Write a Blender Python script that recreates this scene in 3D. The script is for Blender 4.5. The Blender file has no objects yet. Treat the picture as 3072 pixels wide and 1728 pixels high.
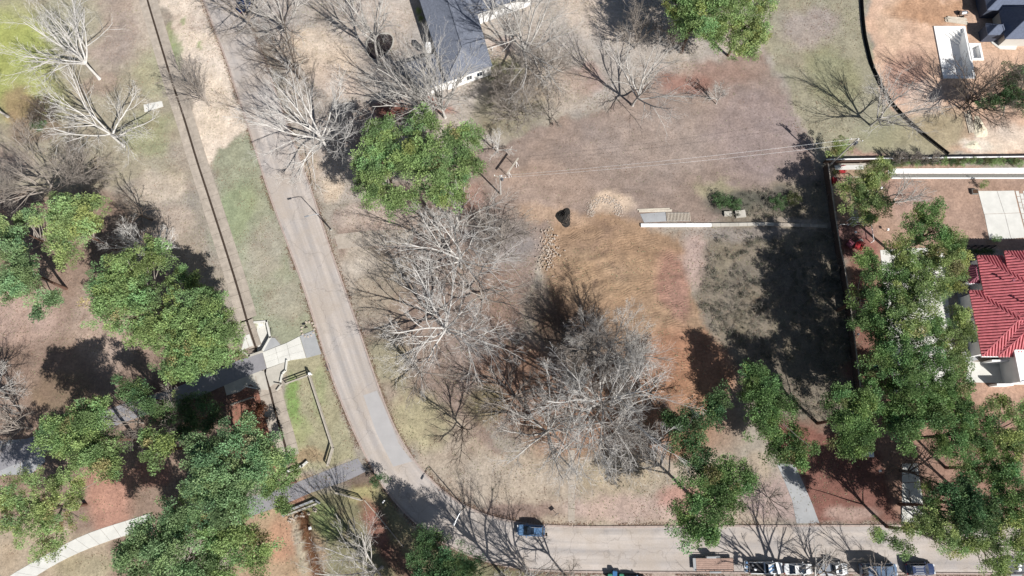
import bpy, math, random
import numpy as np
from mathutils import Vector, Matrix
# ------------------------------------------------------------------ camera, world, sun
TH, FPX, H = math.radians(15), 2000.0, 120.0
SC = bpy.context.scene
COL = SC.collection
cam = bpy.data.cameras.new('camera'); camo = bpy.data.objects.new('camera', cam); COL.objects.link(camo)
camo.location = (0, 0, H); camo.rotation_euler = (TH, 0, 0)
cam.sensor_width = 36; cam.lens = FPX / 3072 * 36; cam.clip_end = 12000; cam.clip_start = 1
SC.camera = camo
SUN_EL = math.radians(42); SHD = Vector((-0.68, 0.733, 0)).normalized()
world = bpy.data.worlds.new('World'); SC.world = world; world.use_nodes = True
wn = world.node_tree; wn.nodes.clear()
sky = wn.nodes.new('ShaderNodeTexSky'); sky.sky_type = 'NISHITA'; sky.sun_disc = False
sky.sun_elevation = SUN_EL; sky.sun_rotation = math.atan2(-SHD.x, -SHD.y)
bg = wn.nodes.new('ShaderNodeBackground'); bg.inputs['Strength'].default_value = 0.05
wo = wn.nodes.new('ShaderNodeOutputWorld')
wn.links.new(sky.outputs[0], bg.inputs[0]); wn.links.new(bg.outputs[0], wo.inputs[0])
sl = bpy.data.lights.new('sun', 'SUN'); sl.energy = 5.0; sl.angle = math.radians(0.53); sl.color = (1, .97, .93)
so = bpy.data.objects.new('sun', sl); COL.objects.link(so)
tv = Vector((SHD.x * math.cos(SUN_EL), SHD.y * math.cos(SUN_EL), -math.sin(SUN_EL)))
so.rotation_euler = tv.to_track_quat('-Z', 'Y').to_euler(); so.location = (60, -60, 80)
SC.view_settings.view_transform = 'Standard'; SC.view_settings.look = 'None'
SC.view_settings.exposure = 0.5; SC.view_settings.gamma = 1
R = random.Random(7); NP = np.random.default_rng(11)

# ------------------------------------------------------------------ helpers
ST, CT = math.sin(TH), math.cos(TH)
def W(px, py, z=0.0):
    a, b = px - 1536, 864 - py
    d = (a, FPX * ST + b * CT, -FPX * CT + b * ST)
    t = (z - H) / d[2]
    return Vector((d[0] * t, d[1] * t, z))
def proj(x, y, z=0.0):
    dz = z - H
    dep = y * ST - dz * CT
    return 1536 + FPX * x / dep, 864 - FPX * (y * CT + dz * ST) / dep
def scale_at(px, py, z=0.0):
    return 20.0 / (W(px + 10, py, z) - W(px - 10, py, z)).length
def lin(c):
    c = c / 255.0
    return c / 12.92 if c <= .04045 else ((c + .055) / 1.055) ** 2.4
K = 1.62
def A(r, g, b, k=None):
    k = k or K
    return (min(.85, lin(r) / k), min(.85, lin(g) / k), min(.85, lin(b) / k))

def tag(o, label=None, cat=None, group=None, kind=None):
    if label: o['label'] = label
    if cat: o['category'] = cat
    if group: o['group'] = group
    if kind: o['kind'] = kind
    return o
def link(o, parent=None):
    COL.objects.link(o)
    if parent is not None:
        o.parent = parent
    return o
def empty(name, loc, label, cat, group=None, rz=0):
    o = bpy.data.objects.new(name, None); COL.objects.link(o)
    o.location = loc; o.rotation_euler = (0, 0, rz); o.empty_display_size = .3
    return tag(o, label, cat, group)
def copy_tree(o, parent=None):
    c = o.copy(); COL.objects.link(c); c.parent = parent
    for ch in list(o.children): copy_tree(ch, c)
    return c

class MB:
    """collects polygons, builds ONE mesh object"""
    def __init__(s): s.v = []; s.f = []; s.m = []
    def add(s, vs, fs, mi=0):
        n = len(s.v); s.v += [tuple(v) for v in vs]; s.f += [tuple(i + n for i in f) for f in fs]; s.m += [mi] * len(fs)
        return s
    def box(s, c, d, rz=0, mi=0, taper=1.0, rx=0, ry=0):
        M = Matrix.Rotation(rz, 3, 'Z') @ Matrix.Rotation(ry, 3, 'Y') @ Matrix.Rotation(rx, 3, 'X')
        vs = []
        for k in (-1, 1):
            t = taper if k > 0 else 1
            for i, j in ((-1, -1), (1, -1), (1, 1), (-1, 1)):
                p = M @ Vector((i * d[0] / 2 * t, j * d[1] / 2 * t, k * d[2] / 2)); vs.append(p + Vector(c))
        return s.add(vs, [(3, 2, 1, 0), (4, 5, 6, 7), (0, 1, 5, 4), (1, 2, 6, 5), (2, 3, 7, 6), (3, 0, 4, 7)], mi)
    def bar(s, a, b, w, h=None, mi=0):
        a, b = Vector(a), Vector(b); h = h or w; d = b - a
        if d.length < 1e-6: return s
        d.normalize(); up = Vector((0, 0, 1)) if abs(d.z) < .95 else Vector((0, 1, 0))
        x = d.cross(up).normalized(); y = x.cross(d)
        vs = [p + x * (i * w / 2) + y * (j * h / 2) for p in (a, b) for i, j in ((-1, -1), (1, -1), (1, 1), (-1, 1))]
        return s.add(vs, [(0, 1, 2, 3), (7, 6, 5, 4), (0, 4, 5, 1), (1, 5, 6, 2), (2, 6, 7, 3), (3, 7, 4, 0)], mi)
    def tube(s, pts, rad, n=8, mi=0, cap=True):
        pts = [Vector(p) for p in pts]
        if not hasattr(rad, '__len__'): rad = [rad] * len(pts)
        vs = []; fs = []
        for i, p in enumerate(pts):
            d = (pts[min(i + 1, len(pts) - 1)] - pts[max(i - 1, 0)]).normalized()
            up = Vector((0, 0, 1)) if abs(d.z) < .9 else Vector((0, 1, 0))
            x = d.cross(up).normalized(); y = x.cross(d)
            for k in range(n):
                a = 2 * math.pi * k / n; vs.append(p + (x * math.cos(a) + y * math.sin(a)) * rad[i])
        for i in range(len(pts) - 1):
            for k in range(n):
                fs.append((i * n + k, i * n + (k + 1) % n, (i + 1) * n + (k + 1) % n, (i + 1) * n + k))
        if cap:
            fs.append(tuple(range(n))[::-1]); fs.append(tuple((len(pts) - 1) * n + k for k in range(n)))
        return s.add(vs, fs, mi)
    def cyl(s, c, r, h, n=16, mi=0, axis='Z', r2=None):
        c = Vector(c); ax = {'X': Vector((1, 0, 0)), 'Y': Vector((0, 1, 0)), 'Z': Vector((0, 0, 1))}[axis]
        return s.tube([c - ax * h / 2, c + ax * h / 2], [r, r if r2 is None else r2], n, mi)
    def prism(s, pts, z0, z1, mi=0):
        """pts: 2D outline; z0/z1 floats"""
        a = sum(pts[i][0] * pts[(i + 1) % len(pts)][1] - pts[(i + 1) % len(pts)][0] * pts[i][1] for i in range(len(pts)))
        if a < 0: pts = pts[::-1]
        n = len(pts)
        vs = [(p[0], p[1], z0) for p in pts] + [(p[0], p[1], z1) for p in pts]
        fs = [tuple(range(n))[::-1], tuple(range(n, 2 * n))] + [(i, (i + 1) % n, n + (i + 1) % n, n + i) for i in range(n)]
        return s.add(vs, fs, mi)
    def build(s, name, mats, parent=None, smooth=False, bevel=0, loc=None):
        me = bpy.data.meshes.new(name); me.from_pydata(s.v, [], s.f); me.validate()
        if not isinstance(mats, (list, tuple)): mats = [mats]
        for m in mats: me.materials.append(m)
        if len(mats) > 1 and len(me.polygons) == len(s.m): me.polygons.foreach_set('material_index', s.m)
        if smooth: me.polygons.foreach_set('use_smooth', [True] * len(me.polygons))
        me.update()
        o = bpy.data.objects.new(name, me); link(o, parent)
        if loc is not None: o.location = loc
        if bevel:
            b = o.modifiers.new('b', 'BEVEL'); b.width = bevel; b.segments = 2; b.limit_method = 'ANGLE'
        return o
def npmesh(name, V, quads=None, tris=None, mat=None, parent=None, smooth=False, col=None):
    me = bpy.data.meshes.new(name)
    nq = 0 if quads is None else len(quads); nt = 0 if tris is None else len(tris)
    me.vertices.add(len(V)); me.vertices.foreach_set('co', np.asarray(V, np.float32).ravel())
    idx = []
    if nq: idx.append(np.asarray(quads).ravel())
    if nt: idx.append(np.asarray(tris).ravel())
    idx = np.concatenate(idx).astype(np.int32)
    me.loops.add(len(idx)); me.loops.foreach_set('vertex_index', idx)
    me.polygons.add(nq + nt)
    starts = np.concatenate([np.arange(nq) * 4, nq * 4 + np.arange(nt) * 3]).astype(np.int32)
    me.polygons.foreach_set('loop_start', starts)
    if smooth: me.polygons.foreach_set('use_smooth', np.ones(nq + nt, bool))
    if col is not None:
        at = me.color_attributes.new('Col', 'FLOAT_COLOR', 'POINT')
        c4 = np.ones((len(V), 4), np.float32); c4[:, :col.shape[1]] = col
        at.data.foreach_set('color', c4.ravel())
    me.update(calc_edges=True)
    if mat: me.materials.append(mat)
    o = bpy.data.objects.new(name, me); link(o, parent)
    return o

# ------------------------------------------------------------------ materials
def mat(name, c, rough=.8, var=.15, scale=1.5, bump=0.0, bscale=None, metal=0, spec=.3, c2=None, trans=0, coords='Object', emit=None, stretch=None):
    m = bpy.data.materials.new(name); m.use_nodes = True; nt = m.node_tree; N = nt.nodes; L = nt.links
    b = N['Principled BSDF']; b.inputs['Roughness'].default_value = rough; b.inputs['Metallic'].default_value = metal
    b.inputs['Specular IOR Level'].default_value = spec
    tc = N.new('ShaderNodeTexCoord'); src = tc.outputs[coords]
    if stretch:
        mp = N.new('ShaderNodeMapping'); mp.inputs['Scale'].default_value = stretch; L.new(src, mp.inputs[0]); src = mp.outputs[0]
    nz = N.new('ShaderNodeTexNoise'); nz.inputs['Scale'].default_value = scale; nz.inputs['Detail'].default_value = 6; nz.inputs['Roughness'].default_value = .65
    L.new(src, nz.inputs['Vector'])
    mix = N.new('ShaderNodeMix'); mix.data_type = 'RGBA'
    mr = N.new('ShaderNodeMapRange'); mr.inputs[1].default_value = .3; mr.inputs[2].default_value = .7
    L.new(nz.outputs['Fac'], mr.inputs[0]); L.new(mr.outputs[0], mix.inputs[0])
    ca = tuple(x * (1 - var) for x in c); cb = tuple(min(1, x * (1 + var)) for x in (c2 or c))
    mix.inputs[6].default_value = (*ca, 1); mix.inputs[7].default_value = (*cb, 1)
    L.new(mix.outputs[2], b.inputs['Base Color'])
    if bump:
        n2 = N.new('ShaderNodeTexNoise'); n2.inputs['Scale'].default_value = bscale or scale * 4; n2.inputs['Detail'].default_value = 4
        L.new(src, n2.inputs['Vector'])
        bp = N.new('ShaderNodeBump'); bp.inputs['Strength'].default_value = 1; bp.inputs['Distance'].default_value = bump
        L.new(n2.outputs['Fac'], bp.inputs['Height']); L.new(bp.outputs[0], b.inputs['Normal'])
    return m
def leafmat(name, c, var=.45):
    m = bpy.data.materials.new(name); m.use_nodes = True; nt = m.node_tree; N = nt.nodes; L = nt.links
    b = N['Principled BSDF']; b.inputs['Roughness'].default_value = .55; b.inputs['Specular IOR Level'].default_value = .25
    at = N.new('ShaderNodeAttribute'); at.attribute_name = 'Col'
    mx = N.new('ShaderNodeMix'); mx.data_type = 'RGBA'; mx.blend_type = 'MULTIPLY'; mx.inputs[0].default_value = 1
    mx.inputs[6].default_value = (*c, 1); L.new(at.outputs['Color'], mx.inputs[7])
    L.new(mx.outputs[2], b.inputs['Base Color'])
    tr = N.new('ShaderNodeBsdfTranslucent'); L.new(mx.outputs[2], tr.inputs['Color'])
    ms = N.new('ShaderNodeMixShader'); ms.inputs[0].default_value = .3
    L.new(b.outputs[0], ms.inputs[1]); L.new(tr.outputs[0], ms.inputs[2]); L.new(ms.outputs[0], N['Material Output'].inputs['Surface'])
    return m
M = dict(
    conc=mat('concrete', A(214, 208, 196), .85, .14, .6, .01, 8),
    conc_lt=mat('pale_concrete', A(244, 242, 234), .85, .10, .5, .008, 8),
    conc_gr=mat('grey_concrete', A(188, 189, 190), .85, .12, .5, .008, 8),
    conc_st=mat('stained_concrete', A(196, 184, 170), .9, .22, .8, .02, 5),
    asphalt=mat('driveway_asphalt', A(164, 162, 166), .9, .10, .7, .01, 10),
    patch=mat('pale_road_patch', A(199, 196, 195), .9, .06, .5, .006, 8),
    kerb=mat('kerb_concrete', A(196, 178, 168), .9, .2, 1.5, .01, 8),
    white=mat('white_paint', (.82, .82, .81), .6, .06, 1.2, .003, 9),
    whitewall=mat('white_wall', (.76, .755, .74), .8, .06, .6, .004, 6),
    stucco=mat('cream_stucco', A(232, 228, 220), .85, .06, .6, .01, 12),
    shingle=mat('slate_blue_shingles', A(132, 138, 152), .85, .25, 2.2, .02, 9, stretch=(1, 1, 3)),
    shingle_dk=mat('dark_grey_shingles', A(110, 120, 142), .8, .18, 2.5, .02, 9),
    rtile=mat('red_clay_tile', A(222, 126, 132), .75, .28, 1.1, .01, 10),
    rtile_d=mat('faded_plum_tile', A(168, 100, 116), .75, .15, 3.0, .01, 10),
    bark=mat('pale_grey_bark', A(212, 207, 200), .9, .3, 1.6, .02, 9),
    bark2=mat('brown_grey_bark', A(176, 166, 156), .9, .25, 1.6, .02, 9),
    bark3=mat('dark_bark', A(120, 108, 98), .9, .3, 1.6, .02, 9),
    barkw=mat('white_bark', A(234, 230, 224), .85, .2, 1.2, .02, 9),
    pinebark=mat('pine_bark', A(120, 92, 78), .95, .3, 2, .03, 8),
    wood=mat('weathered_timber', A(205, 196, 182), .85, .2, 2, .006, 12),
    wood_lt=mat('pale_timber', A(236, 224, 205), .8, .15, 2, .006, 12),
    deck=mat('trailer_deck_timber', A(190, 160, 145), .85, .2, 2.5, .006, 12),
    black=mat('black_fabric', (.012, .012, .013), .8, .3, 3, .01, 8),
    blackm=mat('black_metal', (.015, .015, .017), .4, .2, 3, metal=.4, spec=.5),
    shadebrick=mat('shaded_brown_brick', A(105, 86, 76), .9, .25, 2, .02, 10), shadewall=mat('shaded_grey_wall', A(86, 92, 108), .85, .15, 1, .01, 8),  # brick brown and wall grey darkened, shade painted into both colours
    steel=mat('galvanised_steel', (.5, .51, .52), .4, .1, 3, metal=.7, spec=.5),
    glass=mat('dark_window_glass', (.02, .03, .045), .08, .2, 1, spec=.8),
    glassg=mat('green_tinted_glass', (.04, .09, .085), .1, .2, 1, spec=.8),
    rubber=mat('tyre_rubber', (.02, .02, .02), .85, .2, 4),
    rim=mat('wheel_rim', (.45, .46, .47), .35, .1, 3, metal=.8),
    red=mat('red_plastic', A(190, 60, 66), .5, .2, 2),
    teal=mat('green_plastic', A(70, 150, 120), .5, .1, 2),
    binblue=mat('blue_plastic', A(60, 120, 175), .5, .1, 2),
    soil=mat('dark_soil', A(95, 70, 52), .95, .35, 1.5, .05, 5),
    ditch=mat('wet_ditch_mud', A(92, 78, 68), .9, .3, 2, .03, 6),
    gravel=mat('grey_gravel', A(150, 148, 142), .95, .25, 6, .02, 14),
    stone=mat('pale_stone', A(215, 200, 185), .9, .25, 2, .02, 8),
    mulch=mat('planting_bed_mulch', A(70, 62, 62), .95, .35, 3, .03, 8),
    heapblack=mat('rough_black_heap', (.022, .02, .018), .95, .3, 3, .04, 6),
    lampw=mat('lamp_glass', (.6, .6, .58), .3, .05, 2),
    headl=mat('headlight_lens', (.6, .62, .64), .12, .05, 2, spec=.8),
    taill=mat('tail_light_lens', (.25, .01, .01), .2, .05, 2, spec=.8),
    cover=mat('grey_plastic', A(110, 112, 118), .6, .1, 2),
)
def paint(name, c, rough=.28):
    m = mat(name, c, rough, .04, 2, spec=.6); m.node_tree.nodes['Principled BSDF'].inputs['Coat Weight'].default_value = .6
    return m
P_BLUE = paint('steel_blue_car_paint', (.10, .19, .33)); P_WHITE = paint('white_car_paint', (.72, .73, .73))
P_NAVY = paint('navy_car_paint', (.015, .03, .085)); P_SLATE = paint('slate_blue_car_paint', (.10, .15, .23)); P_GREY = paint('grey_car_paint', (.2, .22, .25))

# ------------------------------------------------------------------ noise
def vnoise(x, y, s, seed):
    rg = np.random.default_rng(seed); T = rg.random((256, 256))
    u = x / s + 1000; v = y / s + 1000
    i = np.floor(u).astype(int); j = np.floor(v).astype(int); fu = u - i; fv = v - j
    fu = fu * fu * (3 - 2 * fu); fv = fv * fv * (3 - 2 * fv)
    g = lambda a, b: T[a % 256, b % 256]
    return (g(i, j) * (1 - fu) + g(i + 1, j) * fu) * (1 - fv) + (g(i, j + 1) * (1 - fu) + g(i + 1, j + 1) * fu) * fv
def fbm(x, y, s, seed, n=4):
    r = 0; a = 1; t = 0
    for k in range(n):
        r = r + a * vnoise(x + 17 * k, y - 31 * k, s / 2 ** k, seed + k); t += a; a *= .55
    return r / t
def segdist(X, Y, pts):
    d = np.full(X.shape, 1e9)
    for (x0, y0), (x1, y1) in zip(pts[:-1], pts[1:]):
        dx, dy = x1 - x0, y1 - y0; L2 = dx * dx + dy * dy + 1e-9
        t = np.clip(((X - x0) * dx + (Y - y0) * dy) / L2, 0, 1)
        d = np.minimum(d, np.hypot(X - x0 - t * dx, Y - y0 - t * dy))
    return d
def inside(X, Y, pts):
    c = np.zeros(X.shape, bool); n = len(pts)
    for i in range(n):
        x0, y0 = pts[i]; x1, y1 = pts[(i + 1) % n]
        if y0 == y1: continue
        k = ((y0 > Y) != (y1 > Y)) & (X < (x1 - x0) * (Y - y0) / (y1 - y0) + x0)
        c ^= k
    return c
def sdf(X, Y, pts):
    d = segdist(X, Y, list(pts) + [pts[0]])
    return np.where(inside(X, Y, pts), -d, d)
def P2(pts, z=0): return [tuple(W(x, y, z)[:2]) for x, y in pts]
def resample(pts, n):
    p = np.array(pts, float); d = np.r_[0, np.cumsum(np.hypot(*np.diff(p, axis=0).T))]
    t = np.linspace(0, d[-1], n)
    return np.c_[np.interp(t, d, p[:, 0]), np.interp(t, d, p[:, 1])]
def smooth(p, it=4):
    p = p.copy()
    for _ in range(it): p[1:-1] = .25 * p[:-2] + .5 * p[1:-1] + .25 * p[2:]
    return p

# ------------------------------------------------------------------ line work of the place
road_S = [(560, -130), (600, -25), (622, 40), (676, 171), (716, 302), (755, 417), (808, 596), (887, 799), (927, 914), (959, 1025), (991, 1133), (1022, 1216), (1070, 1319), (1110, 1410), (1150, 1482), (1205, 1546), (1269, 1601), (1350, 1655), (1440, 1692), (1530, 1710), (1616, 1718), (2050, 1720), (3072, 1724), (3500, 1726)]
road_N = [(668, -130), (712, -25), (737, 40), (794, 171), (838, 302), (887, 437), (939, 572), (995, 759), (1042, 878), (1098, 1045), (1134, 1148), (1166, 1247), (1201, 1335), (1245, 1390), (1305, 1462), (1384, 1526), (1452, 1553), (1536, 1569), (1687, 1579), (2291, 1575), (3072, 1573), (3500, 1572)]
slot_a = [(408, -130), (441, 0), (477, 119), (513, 239), (553, 358), (588, 477), (620, 573), (672, 735), (712, 862), (739, 958)]
slot_a2 = [(740, 962), (752, 1000), (766, 1040)]
slot_b = [(796, 1118), (812, 1180), (822, 1230), (838, 1280), (855, 1330), (862, 1372)]
ditch = [(905, 1545), (915, 1590), (930, 1660), (952, 1728), (990, 1850)]
pool_out = [(2798, 81), (2895, 79), (2924, 235), (2831, 238)]
spa_out = [(2903, 131), (2940, 131), (2950, 181), (2911, 182)]
basin = [(765, 966), (800, 963), (812, 1012), (788, 1054), (765, 1062)]

# ------------------------------------------------------------------ ground
def axis(lo, hi, st, far):
    a = list(np.arange(lo, hi + st / 2, st)); s = st; x = a[-1]
    while x < far: s *= 1.45; x += s; a.append(x)
    s = st; x = a[0]
    while x > -far: s *= 1.45; x -= s; a.insert(0, x)
    return np.array(a)
gx = axis(-116, 116, .54, 4000); gy = axis(-27, 104, .54, 4000)
def _ins(g_, vals): return np.unique(np.round(np.concatenate([g_, vals]), 3))
_po = [W(*p) for p in pool_out]; _sp = [W(*p) for p in spa_out]
for P_ in (_po, _sp):
    x0_, x1_ = (P_[0].x + P_[3].x) / 2, (P_[1].x + P_[2].x) / 2; y1_, y0_ = (P_[0].y + P_[1].y) / 2, (P_[2].y + P_[3].y) / 2
    gx = _ins(gx, [x0_ + .15, x0_ + .36, x1_ - .15, x1_ - .36]); gy = _ins(gy, [y0_ + .15, y0_ + .36, y1_ - .15, y1_ - .36])
X, Y = np.meshgrid(gx, gy); X = X.ravel(); Y = Y.ravel()
Yc = np.clip(Y, -45, 160); Xc = np.clip(X, -160, 160)
PX, PY = proj(Xc, Yc)
wob = 26
QX = PX + (fbm(X, Y, 6, 3) - .5) * wob * 2.4 + (fbm(X, Y, 1.4, 5) - .5) * wob
QY = PY + (fbm(X, Y, 6, 13) - .5) * wob * 2.4 + (fbm(X, Y, 1.4, 15) - .5) * wob
C = np.empty((len(X), 3)); C[:] = A(178, 167, 146)
def put(mask, rgb, s=1.0):
    global C
    m = np.clip(mask * s, 0, 1)[:, None]; C = C * (1 - m) + np.array(A(*rgb)) * m
def poly(pts, rgb, soft=14, s=1.0): put(1 - np.clip(sdf(QX, QY, pts) / soft + .5, 0, 1), rgb, s)
def blob(cx, cy, rx, ry, rgb, s=1.0, ang=0, soft=.5):
    a = math.radians(ang); dx, dy = QX - cx, QY - cy
    u = (dx * math.cos(a) + dy * math.sin(a)) / rx; v = (-dx * math.sin(a) + dy * math.cos(a)) / ry
    d = np.hypot(u, v); put(np.clip((1 + soft / 2 - d) / soft, 0, 1), rgb, s)
# left of the channel
poly([(-300, -200), (440, -200), (440, 0), (600, 520), (300, 560), (-300, 640)], (184, 174, 142), 30)
blob(330, 60, 90, 160, (190, 168, 150), .8); blob(40, 190, 130, 170, (186, 196, 72), .95); blob(110, 300, 110, 90, (188, 192, 100), .7)
blob(210, 60, 100, 80, (190, 190, 150), .6); blob(420, 60, 30, 90, (214, 196, 172), .7); blob(60, 330, 60, 60, (176, 128, 104), .6)
blob(300, 250, 60, 40, (178, 150, 132), .6); blob(460, 400, 90, 60, (168, 178, 116), .6); blob(470, 220, 60, 60, (190, 190, 140), .6)
blob(560, 430, 60, 90, (184, 168, 150), .6); blob(490, 560, 80, 46, (218, 200, 172), .8); blob(520, 660, 60, 50, (200, 180, 156), .8); blob(20, 500, 80, 50, (196, 172, 152), .8)
blob(110, 400, 90, 40, (140, 110, 92), .6)
poly([(-300, 600), (330, 560), (480, 720), (600, 1000), (760, 1060), (820, 1200), (870, 1420), (560, 1500), (420, 1900), (-300, 1900)], (168, 140, 116), 40)
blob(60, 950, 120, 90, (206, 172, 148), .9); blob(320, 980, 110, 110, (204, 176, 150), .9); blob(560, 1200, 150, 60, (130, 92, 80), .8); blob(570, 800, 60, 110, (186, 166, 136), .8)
blob(330, 1480, 80, 110, (208, 150, 120), .95); blob(470, 1420, 60, 50, (190, 130, 104), .8); blob(200, 1180, 90, 60, (150, 126, 92), .8)
poly([(-300, 1560), (60, 1560), (330, 1600), (330, 1900), (-300, 1900)], (200, 178, 142), 30); blob(240, 1700, 90, 50, (186, 174, 128), .7)
# between the channel and the road
poly([(455, -200), (600, -200), (622, 40), (680, 180), (750, 400), (700, 430), (625, 500), (545, 250)], (243, 224, 196), 14)
blob(640, 330, 40, 90, (232, 212, 180), .6); blob(500, 130, 14, 60, (170, 190, 110), .7); blob(520, 160, 16, 60, (150, 180, 96), .5); blob(595, 140, 10, 10, (150, 176, 96), .8); blob(550, 55, 12, 10, (160, 184, 110), .8)
poly([(625, 500), (700, 430), (752, 400), (812, 596), (890, 800), (962, 1030), (850, 1040), (740, 960), (690, 760)], (170, 174, 138), 12)
blob(700, 640, 60, 110, (158, 176, 116), .6, 20); blob(800, 760, 60, 90, (196, 184, 160), .6, 20); blob(860, 900, 60, 60, (190, 178, 150), .6)
poly([(845, 1080), (978, 1072), (1060, 1320), (1070, 1375), (880, 1440), (850, 1300)], (182, 176, 132), 10)
blob(876, 1200, 26, 80, (136, 176, 70), .9, -10); blob(900, 1290, 30, 50, (176, 190, 110), .5); blob(960, 1180, 20, 70, (160, 178, 110), .5); blob(925, 1370, 60, 26, (190, 160, 112), .8)
poly([(700, 1150), (800, 1160), (850, 1340), (830, 1400), (700, 1380), (680, 1220)], (176, 116, 88), 20)
# below the second driveway
poly([(820, 1440), (960, 1440), (980, 1900), (700, 1900), (700, 1600)], (196, 164, 122), 24); blob(890, 1500, 60, 24, (200, 142, 108), .9); blob(850, 1620, 40, 60, (214, 158, 116), .8); blob(895, 1640, 14, 100, (190, 180, 150), .8, -8)
poly([(950, 1480), (1120, 1440), (1300, 1640), (1700, 1730), (1700, 1900), (980, 1900)], (150, 144, 100), 20); blob(980, 1560, 50, 60, (140, 168, 84), .7, -30); blob(1080, 1480, 40, 30, (188, 178, 110), .9)
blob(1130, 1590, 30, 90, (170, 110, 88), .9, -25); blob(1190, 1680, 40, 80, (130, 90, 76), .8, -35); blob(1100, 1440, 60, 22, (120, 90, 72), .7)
# top centre yards
poly([(745, -200), (2590, -200), (2590, 60), (2500, 330), (2250, 150), (1500, 420), (1080, 600), (960, 600), (885, 437)], (196, 184, 166), 20)
blob(960, 150, 130, 60, (238, 214, 180), .85, 30); blob(1130, 60, 90, 80, (212, 194, 172), .8); blob(800, 60, 90, 60, (208, 198, 184), .8); blob(1010, 240, 90, 40, (224, 202, 178), .7, 30); blob(900, 500, 60, 50, (206, 182, 150), .8); blob(990, 560, 40, 40, (228, 204, 168), .9)
blob(1175, 330, 60, 36, (150, 84, 62), .95, 20); blob(1320, 320, 60, 20, (190, 120, 92), .8, 20); blob(1090, 380, 60, 60, (170, 140, 118), .7)
blob(1500, 200, 60, 50, (160, 162, 96), .8); blob(1540, 330, 110, 80, (158, 150, 112), .8); blob(1500, 150, 40, 30, (224, 196, 174), .8, -20); blob(1790, 50, 120, 60, (226, 206, 180), .8, 30); blob(1740, 240, 60, 40, (196, 150, 130), .6); blob(1650, 260, 120, 60, (200, 178, 150), .6)
# the lot
poly([(1000, 640), (1500, 430), (2250, 150), (2290, 150), (2470, 540), (2470, 660), (1650, 680), (1540, 1000), (1400, 1200), (1700, 1590), (1250, 1400), (1120, 1130), (1010, 740)], (168, 146, 128), 12)
blob(2130, 225, 130, 40, (178, 138, 118), .65, -4, soft=1.2); blob(2060, 250, 80, 30, (176, 120, 100), .6); blob(1950, 420, 200, 120, (186, 166, 148), .5); blob(1640, 560, 150, 60, (190, 162, 138), .7); blob(2280, 400, 160, 130, (172, 152, 144), .7); blob(2150, 560, 60, 30, (178, 172, 124), .7)
blob(1120, 660, 110, 50, (224, 204, 182), .7); blob(1120, 860, 110, 120, (186, 172, 144), .8); blob(1020, 850, 40, 50, (200, 184, 160), .7); blob(1080, 780, 50, 50, (214, 200, 176), .8); blob(1400, 600, 60, 50, (190, 140, 114), .7); blob(1510, 900, 60, 120, (160, 124, 98), .6, soft=1)
blob(1500, 720, 110, 70, (160, 152, 144), .8); blob(1160, 1120, 90, 120, (176, 170, 128), .8)
poly([(1625, 720), (1690, 640), (1830, 640), (2030, 700), (2080, 860), (2200, 1110), (2100, 1230), (1900, 1160), (1640, 900)], (182, 146, 106), 22)
blob(2020, 860, 50, 110, (184, 134, 112), .8, -15); blob(2090, 790, 46, 90, (206, 176, 158), .9, -18); blob(2130, 1090, 110, 70, (190, 134, 92), .95, 40); blob(2010, 1080, 120, 90, (186, 132, 92), .9); blob(1840, 610, 50, 34, (226, 198, 162), .9); blob(1660, 640, 120, 30, (204, 168, 130), .8, 10); blob(1790, 830, 130, 80, (188, 154, 110), .6)
blob(1880, 1260, 300, 170, (186, 132, 88), .9); blob(1560, 1150, 130, 130, (164, 118, 84), .85); blob(1450, 1220, 60, 60, (150, 140, 90), .8); blob(1800, 1400, 240, 60, (168, 140, 104), .7)
blob(1690, 985, 90, 70, (120, 92, 68), .8, 30); blob(1640, 920, 60, 80, (126, 96, 70), .6)  # darker ground colour stands in for tree shade here
poly([(1130, 1140), (1300, 1200), (1500, 1370), (2300, 1360), (2320, 1572), (1700, 1582), (1450, 1555), (1250, 1400)], (194, 176, 148), 24)
blob(1260, 1260, 90, 90, (190, 182, 130), .8, 40); blob(1500, 1450, 160, 60, (206, 190, 164), .6); blob(1550, 1530, 130, 26, (158, 130, 116), .8); blob(1900, 1520, 200, 40, (208, 178, 160), .8); blob(2030, 1480, 60, 40, (204, 146, 124), .8); blob(1860, 1420, 120, 50, (190, 172, 130), .6); blob(2340, 1500, 120, 60, (196, 170, 158), .9)
poly([(2240, 1180), (2620, 1180), (2720, 1572), (2460, 1572), (2370, 1380)], (150, 98, 80), 20); blob(2560, 1540, 80, 26, (206, 176, 156), .7)
# rough overgrown ground
poly([(2130, 700), (2230, 560), (2480, 530), (2600, 1180), (2560, 1300), (2260, 1220), (2200, 1090), (2090, 900)], (146, 134, 112), 30)
n1 = fbm(X, Y, 3.0, 40)
put(np.clip((n1 - .54) * 9, 0, 1) * (1 - np.clip(sdf(QX, QY, [(2130, 700), (2230, 560), (2480, 530), (2600, 1180), (2260, 1220), (2090, 900)]) / 20 + .5, 0, 1)), (150, 138, 108), .55)
blob(2190, 600, 90, 40, (84, 92, 80), .7); blob(2330, 600, 70, 36, (100, 100, 90), .6); blob(2430, 664, 110, 14, (196, 180, 160), .8); blob(2200, 700, 170, 22, (168, 158, 146), .7)  # first two blobs paint dark green tree shadow into the ground
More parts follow.
